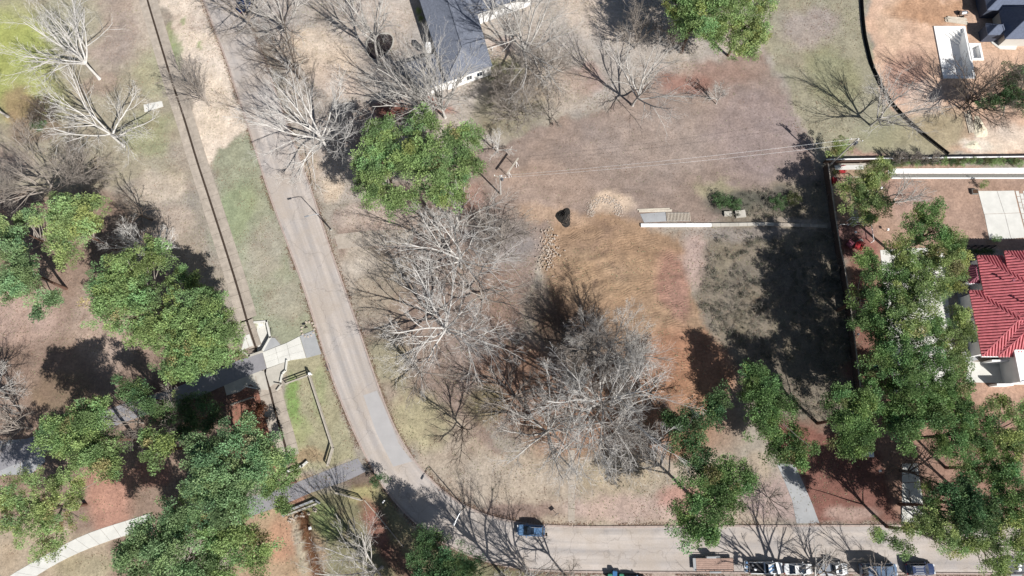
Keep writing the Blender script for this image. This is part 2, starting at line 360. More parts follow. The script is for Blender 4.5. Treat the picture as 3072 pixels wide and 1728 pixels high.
# right of the lot
poly([(2290, 120), (2300, -200), (2590, -200), (2590, 110), (2650, 290), (2850, 465), (2480, 490)], (174, 168, 134), 14)
blob(2430, 80, 90, 60, (186, 168, 158), .7); blob(2500, 230, 110, 60, (160, 160, 108), .7, 50); blob(2600, 460, 60, 16, (196, 150, 130), .8); blob(2650, 400, 80, 40, (170, 168, 120), .6)
poly([(2588, -200), (3400, -200), (3400, 480), (2850, 466), (2660, 290), (2610, 190)], (236, 192, 152), 10)
blob(2680, 60, 40, 90, (226, 190, 150), .6); blob(2790, 30, 120, 40, (206, 152, 100), .8); blob(2720, 230, 60, 60, (200, 148, 122), .7); blob(2800, 400, 110, 70, (176, 166, 124), .85); blob(2960, 380, 60, 40, (190, 160, 136), .6); blob(3020, 410, 90, 46, (244, 222, 192), .9); blob(2770, 300, 60, 50, (236, 210, 184), .7); blob(2980, 20, 60, 60, (130, 84, 62), .8); blob(2940, 440, 60, 20, (248, 236, 210), .8)
poly([(2505, 500), (3400, 500), (3400, 770), (2900, 745), (2700, 790), (2530, 760)], (196, 158, 128), 8); blob(2720, 600, 60, 60, (190, 152, 134), .5); blob(2600, 560, 60, 60, (150, 146, 92), .7); blob(2560, 700, 60, 40, (150, 106, 98), .9); blob(2580, 760, 60, 40, (160, 84, 76), .8)
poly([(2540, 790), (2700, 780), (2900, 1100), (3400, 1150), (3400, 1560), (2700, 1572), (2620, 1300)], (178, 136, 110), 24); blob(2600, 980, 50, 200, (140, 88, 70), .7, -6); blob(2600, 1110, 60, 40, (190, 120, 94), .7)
blob(3000, 1190, 110, 50, (204, 160, 126), .9); blob(2680, 1210, 60, 30, (200, 150, 118), .8)
poly([(1640, 1724), (3600, 1732), (3600, 2200), (1640, 2200)], (192, 172, 152), 6)
# mottling, driven by the same place coordinates
LOTP = [(1500, 430), (2250, 160), (2460, 540), (2460, 640), (1650, 660), (1500, 620)]
lotm = 1 - np.clip(sdf(PX, PY, LOTP) / 30 + .5, 0, 1)
C *= (1 + lotm * .16 * (vnoise(X * .12, Y + .18 * X, .9, 66) - .5))[:, None]
mot = .84 + .32 * fbm(X, Y, 2.2, 60) + .22 * (vnoise(X, Y, .8, 71) - .5)
C *= mot[:, None]
hue = (fbm(X, Y, 5, 80) - .5) * .16
C[:, 0] *= 1 + hue * .6; C[:, 2] *= 1 - hue
litter = fbm(X, Y, 9, 90, 3)
put(np.clip((litter - .58) * 6, 0, 1) * np.clip((vnoise(X, Y, .9, 91) - .35) * 2, 0, 1), (150, 118, 98), .4)
lum = (C * np.array([.3, .5, .2])).sum(1, keepdims=True); C = np.clip(lum + (C - lum) * .74, .01, .9) * np.array([1.01, .99, 1.02])
# heights
Z = np.zeros(len(X))
rough_m = 1 - np.clip(sdf(PX, PY, [(1640, 720), (1700, 650), (2020, 720), (2070, 880), (2190, 1110), (2100, 1210), (1900, 1150), (1660, 920)]) / 30 + .5, 0, 1)
Z += rough_m * ((fbm(X, Y, 1.3, 33) - .5) * .35 + (fbm((X * .94 + Y * .34) * .22, (-X * .34 + Y * .94) * 1.0 + .02 * (X - 15) ** 2, 1.15, 34, 3) - .5) * .6)
rm2 = 1 - np.clip(sdf(PX, PY, [(2620, -100), (3100, -100), (3100, -20), (2960, 60), (2780, 60), (2770, 240), (2680, 250)]) / 14 + .5, 0, 1)
Z += rm2 * ((fbm(X * 1.0, Y * .35, 1.1, 35) - .5) * .45)
rm3 = 1 - np.clip(sdf(PX, PY, [(2140, 720), (2460, 700), (2540, 1150), (2260, 1200), (2110, 900)]) / 14 + .5, 0, 1)
Z += rm3 * ((fbm(X, Y, 1.6, 36) - .5) * .5)
def press(pts, hw, dz):
    d = segdist(X, Y, P2(pts)); Z[d < hw] = dz
press(slot_a, .9, -1.5); press(slot_a2, .7, -1.5); press(slot_b, .9, -1.5)
Z[sdf(X, Y, P2(basin)) < -.05] = -1.9
Z[sdf(X, Y, P2(pool_out)) < -.28] = -3.2
Z[sdf(X, Y, P2(spa_out)) < -.28] = -1.6
Z[sdf(X, Y, P2([(2888, 134), (2932, 135), (2941, 177), (2900, 178)])) < 0] = -3.0
dd = segdist(X, Y, P2(ditch)); k = np.clip(1 - dd / 1.5, 0, 1); Z = np.where(dd < 1.5, -1.1 * k * k * (3 - 2 * k), Z)
C[dd < .9] = A(120, 88, 66)
nx, ny = len(gx), len(gy)
ii = (np.arange(ny - 1)[:, None] * nx + np.arange(nx - 1)[None, :]).ravel()
quads = np.c_[ii, ii + 1, ii + nx + 1, ii + nx]
gm = bpy.data.materials.new('ground_litter_and_grass'); gm.use_nodes = True
N_ = gm.node_tree.nodes; L_ = gm.node_tree.links; pb = N_['Principled BSDF']; pb.inputs['Roughness'].default_value = .95; pb.inputs['Specular IOR Level'].default_value = .1
at = N_.new('ShaderNodeAttribute'); at.attribute_name = 'Col'; tc = N_.new('ShaderNodeTexCoord')
def gn(sc, det=3, ro=.6):
    n = N_.new('ShaderNodeTexNoise'); n.inputs['Scale'].default_value = sc; n.inputs['Detail'].default_value = det; n.inputs['Roughness'].default_value = ro
    L_.new(tc.outputs['Object'], n.inputs['Vector']); return n
def rng_(src, a, b, c, d):
    m = N_.new('ShaderNodeMapRange'); m.inputs[1].default_value = a; m.inputs[2].default_value = b; m.inputs[3].default_value = c; m.inputs[4].default_value = d
    L_.new(src, m.inputs[0]); return m.outputs[0]
def mul(a, b):
    m = N_.new('ShaderNodeMath'); m.operation = 'MULTIPLY'; L_.new(a, m.inputs[0]); L_.new(b, m.inputs[1]); return m.outputs[0]
f1 = rng_(gn(2.2, 5, .75).outputs['Fac'], .3, .7, .76, 1.24); f2 = rng_(gn(.55, 3).outputs['Fac'], .3, .7, .88, 1.12)
vm = N_.new('ShaderNodeVectorMath'); vm.operation = 'SCALE'; L_.new(at.outputs['Color'], vm.inputs[0]); L_.new(mul(f1, f2), vm.inputs['Scale'])
L_.new(vm.outputs[0], pb.inputs['Base Color'])
bp = N_.new('ShaderNodeBump'); bp.inputs['Distance'].default_value = .10; bp.inputs['Strength'].default_value = .8
mpw = N_.new('ShaderNodeMapping'); mpw.inputs['Location'].default_value = (-40, 40, 0); L_.new(tc.outputs['Object'], mpw.inputs[0])
wv = N_.new('ShaderNodeTexWave'); wv.wave_type = 'RINGS'; wv.rings_direction = 'Z'; wv.inputs['Scale'].default_value = .62; wv.inputs['Distortion'].default_value = 14; wv.inputs['Detail'].default_value = 4; wv.inputs['Detail Scale'].default_value = .6; L_.new(mpw.outputs[0], wv.inputs['Vector'])
hw_ = mul(mul(wv.outputs['Fac'], at.outputs['Alpha']), rng_(gn(.3, 2).outputs['Fac'], .4, .65, .0, .55)); ah = N_.new('ShaderNodeMath'); ah.operation = 'ADD'; L_.new(hw_, ah.inputs[0]); L_.new(gn(3.0, 5, .75).outputs['Fac'], ah.inputs[1])
L_.new(ah.outputs[0], bp.inputs['Height']); L_.new(bp.outputs[0], pb.inputs['Normal'])
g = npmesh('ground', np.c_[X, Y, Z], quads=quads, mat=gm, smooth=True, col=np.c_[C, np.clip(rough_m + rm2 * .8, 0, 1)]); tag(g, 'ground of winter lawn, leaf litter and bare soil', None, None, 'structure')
del g['label']

# ------------------------------------------------------------------ road
def strip(name, ptsA, ptsB, z, m, n=120, cols=6, parent=None):
    a = smooth(resample(P2(ptsA), n), n // 4 + 3); b = smooth(resample(P2(ptsB), n), n // 4 + 3)
    V = []; F = []
    for i in range(n):
        for j in range(cols + 1):
            t = j / cols; V.append((*(a[i] * (1 - t) + b[i] * t), z))
    for i in range(n - 1):
        for j in range(cols):
            q = i * (cols + 1) + j; F.append((q, q + 1, q + cols + 2, q + cols + 1))
    me = bpy.data.meshes.new(name); me.from_pydata(V, [], F); uv = me.uv_layers.new(name='UVMap')
    for p in me.polygons:
        for li in p.loop_indices:
            vi = me.loops[li].vertex_index; uv.data[li].uv = ((vi % (cols + 1)) / cols, (vi // (cols + 1)) / n)
    me.materials.append(m); o = bpy.data.objects.new(name, me); link(o, parent); return o, a, b
rm = bpy.data.materials.new('sun_bleached_road'); rm.use_nodes = True
def build_roadmat():
    N, L = rm.node_tree.nodes, rm.node_tree.links; b = N['Principled BSDF']; b.inputs['Roughness'].default_value = .9; b.inputs['Specular IOR Level'].default_value = .2
    tc = N.new('ShaderNodeTexCoord')
    mp = N.new('ShaderNodeMapping'); mp.inputs['Scale'].default_value = (7, 9, 1); L.new(tc.outputs['UV'], mp.inputs[0])
    n1 = N.new('ShaderNodeTexNoise'); n1.inputs['Scale'].default_value = 1.0; n1.inputs['Detail'].default_value = 4; L.new(mp.outputs[0], n1.inputs['Vector'])
    n2 = N.new('ShaderNodeTexNoise'); n2.inputs['Scale'].default_value = .12; n2.inputs['Detail'].default_value = 6; n2.inputs['Roughness'].default_value = .7; L.new(tc.outputs['Object'], n2.inputs['Vector'])
    n3 = N.new('ShaderNodeTexNoise'); n3.inputs['Scale'].default_value = 4; n3.inputs['Detail'].default_value = 4; L.new(tc.outputs['Object'], n3.inputs['Vector'])
    m1 = N.new('ShaderNodeMix'); m1.data_type = 'RGBA'; m1.inputs[6].default_value = (*A(184, 178, 175), 1); m1.inputs[7].default_value = (*A(226, 215, 206), 1)
    r1 = N.new('ShaderNodeMapRange'); r1.inputs[1].default_value = .32; r1.inputs[2].default_value = .68; L.new(n1.outputs[0], r1.inputs[0]); L.new(r1.outputs[0], m1.inputs[0])
    m2 = N.new('ShaderNodeMix'); m2.data_type = 'RGBA'; m2.inputs[7].default_value = (*A(200, 186, 172), 1); L.new(m1.outputs[2], m2.inputs[6])
    r2 = N.new('ShaderNodeMapRange'); r2.inputs[1].default_value = .42; r2.inputs[2].default_value = .62; r2.inputs[4].default_value = .7; L.new(n2.outputs[0], r2.inputs[0]); L.new(r2.outputs[0], m2.inputs[0])
    vm = N.new('ShaderNodeVectorMath'); vm.operation = 'SCALE'; L.new(m2.outputs[2], vm.inputs[0])
    r3 = N.new('ShaderNodeMapRange'); r3.inputs[1].default_value = .3; r3.inputs[2].default_value = .7; r3.inputs[3].default_value = .93; r3.inputs[4].default_value = 1.06; L.new(n3.outputs[0], r3.inputs[0]); L.new(r3.outputs[0], vm.inputs['Scale'])
    wn_ = N.new('ShaderNodeTexNoise'); wn_.inputs['Scale'].default_value = .25; wn_.inputs['Detail'].default_value = 8; L.new(tc.outputs['Object'], wn_.inputs['Vector'])
    sc_ = N.new('ShaderNodeVectorMath'); sc_.operation = 'SCALE'; sc_.inputs['Scale'].default_value = 60; L.new(wn_.outputs['Color'], sc_.inputs[0])
    ad = N.new('ShaderNodeMix'); ad.data_type = 'VECTOR'; ad.inputs[0].default_value = .93; L.new(sc_.outputs[0], ad.inputs[4]); L.new(tc.outputs['Object'], ad.inputs[5])
    vo = N.new('ShaderNodeTexVoronoi'); vo.feature = 'DISTANCE_TO_EDGE'; vo.inputs['Scale'].default_value = .13; L.new(ad.outputs[1], vo.inputs['Vector'])
    cr_ = N.new('ShaderNodeMapRange'); cr_.inputs[1].default_value = 0; cr_.inputs[2].default_value = .010; cr_.inputs[3].default_value = .78; cr_.inputs[4].default_value = 1; L.new(vo.outputs['Distance'], cr_.inputs[0])
    n4 = N.new('ShaderNodeTexNoise'); n4.inputs['Scale'].default_value = .35; n4.inputs['Detail'].default_value = 3; L.new(tc.outputs['Object'], n4.inputs['Vector'])
    st = N.new('ShaderNodeMapRange'); st.inputs[1].default_value = .6; st.inputs[2].default_value = .75; st.inputs[3].default_value = 1; st.inputs[4].default_value = .84; L.new(n4.outputs[0], st.inputs[0])
    mm = N.new('ShaderNodeMath'); mm.operation = 'MULTIPLY'; L.new(cr_.outputs[0], mm.inputs[0]); L.new(st.outputs[0], mm.inputs[1])
    v2 = N.new('ShaderNodeVectorMath'); v2.operation = 'SCALE'; L.new(vm.outputs[0], v2.inputs[0]); L.new(mm.outputs[0], v2.inputs['Scale'])
    L.new(v2.outputs[0], b.inputs['Base Color'])
build_roadmat()
road, ra, rb = strip('road', road_S, road_N, .012, rm, 260, 10); tag(road, kind='structure')
KGAP = [(953, 1026, 2.8), (1086, 1395, 2.0), (1009, 725, 1.8), (1714, 1575, .8), (2424, 1572, 2.4), (2746, 1572, 2.6)]
def kerb(name, line, side, z=.14, w=.28):
    mb = MB(); n = len(line)
    for i in range(n - 1):
        a, b = line[i], line[i + 1]; d = b - a; l = np.hypot(*d)
        if l < 1e-3: continue
        d = d / l; nn = np.array([-d[1], d[0]]) * side
        if i % 4 == 3: b = b - d * .03
        mid = (a + b) / 2
        z_ = .03 if any((W(gx_, gy_).xy - Vector(mid)).length < rr for gx_, gy_, rr in KGAP) else z
        q = [a, b, b + nn * w, a + nn * w]
        mb.prism([tuple(p) for p in q], -.1, z_)
    return mb
kb = kerb('kerb', ra, 1).build('kerb', M['kerb']); tag(kb, kind='structure')
kb = kerb('kerb', rb, -1).build('kerb', M['kerb']); tag(kb, kind='structure')
# leaf drift in the gutter and the newer slabs let into the lane
def slab(name, pts, z, m, parent=None, depth=.1):
    return MB().prism(P2(pts), z - depth, z).build(name, m, parent)
s = slab('road_patch', [(1090, 1186), (1131, 1172), (1164, 1250), (1196, 1330), (1236, 1384), (1180, 1400), (1130, 1300)], .018, M['patch'], depth=.012); tag(s, kind='structure')

# ------------------------------------------------------------------ drainage channel
chan = empty('drainage_channel', W(620, 573), 'long concrete-lined drainage channel with a narrow dark slot running beside the road', 'drain')
def offset_pts(c, off):
    out = []
    for i in range(len(c)):
        d = c[min(i + 1, len(c) - 1)] - c[max(i - 1, 0)]; d = d / np.hypot(*d); out.append(c[i] + np.array([-d[1], d[0]]) * off)
    return np.array(out)
def channel(line, n, root, wl=1.65, wr=2.0):
    c = smooth(resample(P2(line), n), 2); rl = np.array(root.location[:2]); c = c - rl
    prof = ((-wl, .07), (-.9, .03), (-.2, -.10)); prof2 = ((.2, -.10), (.9, .03), (wr, .07))
    shared = None
    for pr in (prof, prof2):
        offs = [offset_pts(c, o) for o, z in pr]
        for i in range(n - 1):
            mb = MB(); g = .012; V = []
            for t in (g, 1 - g):
                for (o, z), of in zip(pr, offs):
                    p = of[i] * (1 - t) + of[i + 1] * t; V.append((p[0], p[1], z + R.uniform(-.008, .008)))
            V += [(v[0], v[1], v[2] - .15) for v in V]
            mb.add(V, [(0, 3, 4, 1)[::-1], (1, 4, 5, 2)[::-1], (0, 1, 7, 6), (1, 2, 8, 7), (3, 9, 10, 4), (4, 10, 11, 5), (0, 6, 9, 3), (2, 5, 11, 8)])
            mb.build('slab', M['conc_st'], root)
    mb = MB(); a = offset_pts(c, -.21); b = offset_pts(c, .21)
    for i in range(n - 1):
        A0, A1, B0, B1 = a[i], a[i + 1], b[i], b[i + 1]
        mb.add([(*A0, -.1), (*A1, -.1), (*A1, -.75), (*A0, -.75), (*B0, -.1), (*B1, -.1), (*B1, -.75), (*B0, -.75)], [(0, 1, 2, 3), (7, 6, 5, 4), (3, 2, 6, 7)])
    mb.build('slot', M['ditch'], root)
channel(slot_a, 34, chan)
channel(slot_b, 9, chan, 1.9, 2.1)
channel(slot_a2, 4, chan, 1.1, 1.15)
# basin of the culvert, wing walls and headwalls
cul = empty('culvert_basin', W(780, 1030), 'sunken concrete culvert basin with low wing walls beside the first driveway bridge', 'culvert')
cl = Vector(cul.location)
def rel(pts, z=0): return [tuple((W(x, y, z) - cl)[:2]) for x, y in pts]
MB().prism(rel(basin), -1.6, -.95).build('basin_floor', M['conc_lt'], cul)
def wall_line(pts, h0, h1, t, m, parent, name='wall', org=None):
    org = org or Vector((0, 0, 0)); mb = MB()
    for (a, b) in zip(pts[:-1], pts[1:]):
        p = W(*a) - org; q = W(*b) - org; d = (q - p).normalized() * (t / 2); n = Vector((-d.y, d.x, 0))
        p = p - d; q = q + d
        mb.prism([(p + n)[:2], (q + n)[:2], (q - n)[:2], (p - n)[:2]], h0, h1)
    return mb.build(name, m, parent)
wall_line([(764, 967), (800, 964), (811, 1012), (787, 1055)], -1.6, .18, .32, M['conc_lt'], cul, 'wing_wall', cl)
wall_line([(722, 1052), (748, 1068), (787, 1055)], -1.6, .22, .35, M['conc'], cul, 'head_wall', cl)
MB().prism(rel([(741, 1035), (765, 1030), (787, 1053), (748, 1066)]), -1.6, -1.0).build('pit_floor', M['ditch'], cul)
MB().prism(rel([(735, 1008), (748, 1002), (760, 1036), (724, 1052)]), -.1, .05).build('apron', M['conc_lt'], cul)
MB().prism(rel([(811, 1014), (825, 1014), (842, 1034), (790, 1055)]), -.1, .09).build('apron', M['conc_gr'], cul)
MB().prism(rel([(800, 1107), (862, 1084), (858, 1112), (846, 1122), (842, 1140), (810, 1160), (798, 1120)]), -.1, .075).build('apron', M['conc'], cul)
wall_line([(862, 1082), (859, 1112), (848, 1122), (843, 1146)], -.1, .5, .2, M['conc_lt'], cul, 'wing_wall', cl)
MB().prism(rel([(672, 1155), (768, 1112), (792, 1112), (806, 1170), (772, 1168), (752, 1152), (718, 1176), (680, 1186)]), -.1, .06).build('apron', M['conc'], cul)
wall_line([(832, 1172), (845, 1154), (826, 1150)], -.1, .45, .16, M['conc'], cul, 'wing_wall', cl)
wall_line([(742, 1160), (770, 1166)], -.1, .4, .2, M['conc_lt'], cul, 'kerb_wall', cl)

# ------------------------------------------------------------------ driveways and slabs
def drive(name, pieces, m, z, label, cat='driveway', org=None):
    o = org or pieces[0][0]; root = empty(name, W(*o), label, cat); l = Vector(root.location)
    for p in pieces:
        MB().prism([tuple((W(x, y) - l)[:2]) for x, y in p], -.1, z).build('slab', m, root)
    return root
def lerp2(a, b, t): return (a[0] * (1 - t) + b[0] * t, a[1] * (1 - t) + b[1] * t)
top = [(788, 1057), (826, 1042), (860, 1029), (899, 1009)]; bot = [(801, 1105), (838, 1092), (872, 1081), (919, 1074)]
pieces = []
for i in range(3):
    for r in range(3):
        g = .015; q = []
        for t, u in ((i, r), (i + 1, r), (i + 1, r + 1), (i, r + 1)):
            q.append(lerp2(top[t], bot[t], u / 3))
        c = (sum(p[0] for p in q) / 4, sum(p[1] for p in q) / 4); q = [lerp2(p, c, .02) for p in q]; pieces.append(q)
dv = drive('bridge_driveway', pieces, M['conc_lt'], .10, 'pale concrete driveway fanning onto the road over the culvert'); l = Vector(dv.location)
MB().prism([tuple((W(x, y) - l)[:2]) for x, y in [(900, 1008), (942, 991), (964, 1062), (920, 1074)]], -.1, .095).build('slab', M['conc_gr'], dv)
up = [(787, 1056), (743, 1069), (700, 1086), (656, 1106), (560, 1152), (470, 1186), (400, 1196), (250, 1262), (120, 1300), (-60, 1370)]
lo = [(800, 1106), (768, 1118), (725, 1134), (684, 1150), (590, 1196), (490, 1232), (410, 1250), (275, 1308), (140, 1352), (-40, 1430)]
o, _, _ = strip('driveway', up, lo, .085, M['asphalt'], 40, 3); tag(o, kind='structure')
wall_line([(787, 1056), (750, 1068)], .08, .2, .15, M['white'], cul, 'bridge_kerb', cl)
up = [(1074, 1375), (1000, 1403), (919, 1436), (875, 1454), (800, 1480), (700, 1500)]; lo = [(1098, 1414), (1050, 1440), (1006, 1454), (930, 1478), (860, 1512), (750, 1550)]
o, _, _ = strip('driveway', up, lo, .03, M['asphalt'], 30, 3); tag(o, kind='structure')
def curved_drive(name, U, Lw, n, m, z, label):
    a = smooth(resample(P2(U), n + 1), 2); b = smooth(resample(P2(Lw), n + 1), 2); root = empty(name, (a[0][0], a[0][1], 0), label, 'driveway')
    for i in range(n):
        q = [a[i] - a[0], a[i + 1] - a[0], b[i + 1] - a[0], b[i] - a[0]]; c = sum(q) / 4; q = [tuple(p + (c - p) / np.hypot(*(c - p)) * .03) for p in q]
        MB().prism(q, -.1, z).build('slab', m, root)
curved_drive('curved_driveway', [(-60, 1790), (24, 1728), (159, 1653), (223, 1615), (302, 1585), (380, 1562), (450, 1540)], [(20, 1790), (107, 1728), (179, 1685), (238, 1657), (314, 1627), (390, 1602), (460, 1584)], 14, M['conc_lt'], .04, 'pale curving concrete driveway leaving the photo at the lower left corner')
drive('parking_pad', [[(-60, 1326), (60, 1318), (60, 1424), (-60, 1430)], [(62, 1318), (128, 1312), (136, 1385), (92, 1424), (62, 1424)]], M['conc_gr'], .04, 'grey concrete pad under bare branches at the left edge', 'pad')
drive('concrete_slab', [[(431, 314), (486, 303), (490, 320), (434, 337)]], M['conc_lt'], .05, 'small pale slab lying in the grass left of the drainage channel', 'slab')
drive('old_driveway', [[(1003, 704), (1085, 694), (1090, 740), (1014, 748)], [(1087, 694), (1165, 690), (1168, 736), (1092, 740)], [(1167, 690), (1240, 688), (1240, 733), (1170, 736)]], M['conc_st'], .02, 'faded grey driveway strip under the tree shadows by the road')
gp = []
for i in range(10):
    y0 = 1350 + i * 22; gp.append([(1704, y0), (1724, y0), (1724.5, y0 + 21.3), (1704.5, y0 + 21.3)])
drive('garden_walk', gp, M['conc_st'], .03, 'narrow straight concrete walk leading from the lot to the street', 'walkway')
ks = []
Lf = [(2330, 1390), (2352, 1440), (2376, 1500), (2390, 1570)]; Rt = [(2384, 1394), (2410, 1450), (2435, 1508), (2458, 1570)]
for i in range(3): ks.append([Lf[i], Rt[i], Rt[i + 1], Lf[i + 1]])
drive('cracked_driveway', ks, M['conc_gr'], .03, 'short grey driveway between the lawn and the red leaf litter, opening on the street')
ks = [[(2706, 1390), (2752, 1390), (2760, 1445), (2706, 1448)], [(2706, 1450), (2760, 1447), (2770, 1508), (2706, 1510)], [(2706, 1512), (2770, 1510), (2788, 1572), (2704, 1572)]]
drive('neighbour_driveway', ks, M['conc_lt'], .03, 'pale concrete driveway under the bare branches among the right hand pines')
ks = []
for i in range(4):
    for j in range(3):
        f = lambda u, v: (2640 + 190 * u + 40 * v, 750 + 430 * v - 10 * u)
        q = [f(j / 3, i / 4), f((j + 1) / 3, i / 4), f((j + 1) / 3, (i + 1) / 4), f(j / 3, (i + 1) / 4)]; c = f((j + .5) / 3, (i + .5) / 4); ks.append([lerp2(p, c, .01) for p in q])
drive('motor_court', ks, M['conc_lt'], .04, 'white concrete court glimpsed beneath the pines beside the red roofed house', 'paving')
ks = [[(2934, 573), (2990, 573), (3012, 640), (2952, 642)], [(2991, 573), (3042, 572), (3058, 638), (3013, 640)], [(2953, 643), (3013, 641), (3032, 716), (2968, 719)], [(3014, 641), (3059, 639), (3078, 712), (3033, 716)]]
drive('patio', ks, M['conc_lt'], .05, 'smooth white patio slab north of the red roofed house', 'patio')
pv = []
for r in range(5):
    for k in range(-1, 13):
        y0 = 573 + k * 17.3 + (r % 2) * 8; x0 = 3046 + r * 11 + (y0 - 573) * .255
        q = [(x0, y0), (x0 + 9.3, y0), (x0 + 9.3 + 4, y0 + 15.6), (x0 + 4, y0 + 15.6)]
        if y0 < 566: continue
        pv.append(q)
pvr = empty('stepping_pavers', W(3046, 573), 'rows of white rectangular pavers with dark joints beside the patio', 'paving'); l = Vector(pvr.location)
for q in pv: MB().prism([tuple((W(x, y) - l)[:2]) for x, y in q], -.05, .05).build('paver', M['conc_lt'], pvr)
# ------------------------------------------------------------------ boundary walls, path, hedge
bw = empty('boundary_wall', W(2466, 490), 'long garden wall with a pale coping casting a black shadow on the lawn', 'wall'); l = Vector(bw.location)
def long_wall(root, line, z, t, mwall, mcap, seg=4.0):
    l = Vector(root.location); p = resample([(W(x, y, zz)[0], W(x, y, zz)[1]) for x, y, zz in line], max(2, int(len(line) * 6)))
    mb = MB(); cp = MB()
    for a, b in zip(p[:-1], p[1:]):
        d = (b - a) / np.hypot(*(b - a)); n = np.array([-d[1], d[0]])
        f = lambda q, s, w: tuple(np.array(q) + n * s * w - np.array(l[:2]))
        mb.prism([f(a, 1, t / 2), f(b, 1, t / 2), f(b, -1, t / 2), f(a, -1, t / 2)], -.2, z)
        bb = b - d * .02
        c = MB().prism([f(a, 1, t / 2 + .02), f(bb, 1, t / 2 + .02), f(bb, -1, t / 2 + .02), f(a, -1, t / 2 + .02)], z, z + .08)
        c.build('coping', mcap, root)
    mb.build('wall', mwall, root)
long_wall(bw, [(2468, 489, 0), (2772, 484, 0), (3072, 480, 0), (3300, 478, 0)], 1.5, .2, M['shadebrick'], M['whitewall'])
bw2 = empty('side_wall', W(2485, 520), 'tall masonry wall down the right side of the cleared lot with a deep shadow', 'wall')
long_wall(bw2, [(2484, 490, 2), (2505, 640, 2), (2522, 751, 2), (2534, 799, 2), (2558, 966, 2), (2580, 1150, 2), (2594, 1352, 2)], 2.0, .16, M['shadebrick'], M['conc_st'])
pl = empty('gate_pillar', W(2594, 1364), 'white square pillar ending the tall side wall near the street', 'pillar')
MB().box((0, 0, 1.1), (.7, .7, 2.2)).build('pillar_shaft', M['whitewall'], pl); MB().box((0, 0, 2.26), (.9, .9, .12), taper=.9).build('pillar_cap', M['white'], pl)
ks = [[(2664 + i * 45, 506 - i * .3), (2664 + i * 45 + 44.3, 506 - i * .3), (2664 + i * 45 + 44.3, 521), (2664 + i * 45, 521)] for i in range(10)]
drive('white_path', ks, M['whitewall'], .06, 'bright white concrete path running along the hedge', 'path')
o = slab('gravel_path', [(2664, 522.5), (3200, 522.5), (3200, 532), (2672, 532)], .03, M['gravel']); tag(o, kind='structure')
o = slab('path_edging', [(2674, 533), (3200, 533), (3200, 536.5), (2674, 536.5)], .09, M['whitewall']); tag(o, 'thin white kerb between gravel path and brown lawn', 'kerb')

# ------------------------------------------------------------------ houses
def hip_roof(root, q, ez, rise, m, rib=None, ribm=None, ridge_m=None, over=.0, axis_along=None, name='roof', th=.18, gable=False):
    """q: four eave corners in world xy, in order; a hip roof whose ridge follows the longer side"""
    org = Vector(root.location); q = [Vector((*p[:2], 0)) - Vector((org.x, org.y, 0)) for p in q]
    l01 = (q[1] - q[0]).length; l12 = (q[2] - q[1]).length
    if (l01 < l12) if axis_along is None else axis_along: q = q[1:] + q[:1]; l01, l12 = l12, l01
    m0 = (q[3] + q[0]) / 2; m1 = (q[1] + q[2]) / 2; d = (m1 - m0).normalized(); ins = 0 if gable else min(l12 / 2, (m1 - m0).length * .48)
    r0 = m0 + d * ins; r1 = m1 - d * ins
    E = [Vector((p.x, p.y, ez - org.z)) for p in q]; r0 = Vector((r0.x, r0.y, ez + rise - org.z)); r1 = Vector((r1.x, r1.y, ez + rise - org.z))
    slopes = [[E[0], E[1], r1, r0], [E[2], E[3], r0, r1]] + [[E[1], E[2], r1], [E[3], E[0], r0]]
    mb = MB(); vs = E + [r0, r1] + [e - Vector((0, 0, th)) for e in E]
    mb.add(vs, [(0, 1, 5, 4), (2, 3, 4, 5), (1, 2, 5), (3, 0, 4), (0, 6, 7, 1), (1, 7, 8, 2), (2, 8, 9, 3), (3, 9, 6, 0), (9, 8, 7, 6)])
    rf = mb.build(name, m, root)
    if rib:
        rb_ = MB()
        for s in slopes:
            e = (s[1] - s[0]).normalized(); n = (s[1] - s[0]).cross(s[2] - s[0]).normalized(); u = n.cross(e)
            if n.z < 0: n = -n; u = -u
            L = (s[1] - s[0]).length; k = rib / 2
            P = [((p - s[0]).dot(e), (p - s[0]).dot(u)) for p in s]
            if P[-1][1] < 0: u = -u; P = [(a, -b) for a, b in P]
            while k < L:
                ys = []
                for (ax, ay), (bx, by) in zip(P, P[1:] + P[:1]):
                    if (ax - k) * (bx - k) < 0: t = (k - ax) / (bx - ax); ys.append(ay + t * (by - ay))
                if len(ys) == 2:
                    y0, y1 = sorted(ys)
                    if y1 - y0 > .15:
                        c0 = s[0] + e * k + u * (y0 - .06); c1 = s[0] + e * k + u * y1; w = rib * .36
                        V = []
                        for c in (c0, c1):
                            V += [c - e * w + n * .005, c - e * w * .55 + n * rib * .36, c + e * w * .55 + n * rib * .36, c + e * w + n * .005]
                        rb_.add(V, [(0, 4, 5, 1), (1, 5, 6, 2), (2, 6, 7, 3), (3, 2, 1, 0), (4, 5, 6, 7)])
                k += rib
        r = rb_.build('tile_rows', ribm, rf); tag(r, kind='stuff')
    rc = MB()
    for a, b in ((r0, r1), (E[0], r0), (E[3], r0), (E[1], r1), (E[2], r1)):
        if (b - a).length > .2 and not (gable and (a in E)): rc.tube([a + Vector((0, 0, .03)), b + Vector((0, 0, .03))], .13, 6)
    rc.build('ridge_cap', ridge_m or m, rf)
    return rf
def box_walls(root, q, z1, m, inset=.45, name='wall'):
    org = Vector(root.location); c = sum((Vector(p[:2]) for p in q), Vector((0, 0))) / 4
    mb = MB(); pts = []
    for p in q:
        v = Vector(p[:2]); d = (c - v); d = Vector((math.copysign(1, d.x), math.copysign(1, d.y))) * inset; pts.append(tuple(v + d - Vector(org[:2])))
    mb.prism(pts, -.1, z1); return mb.build(name, m, root), pts
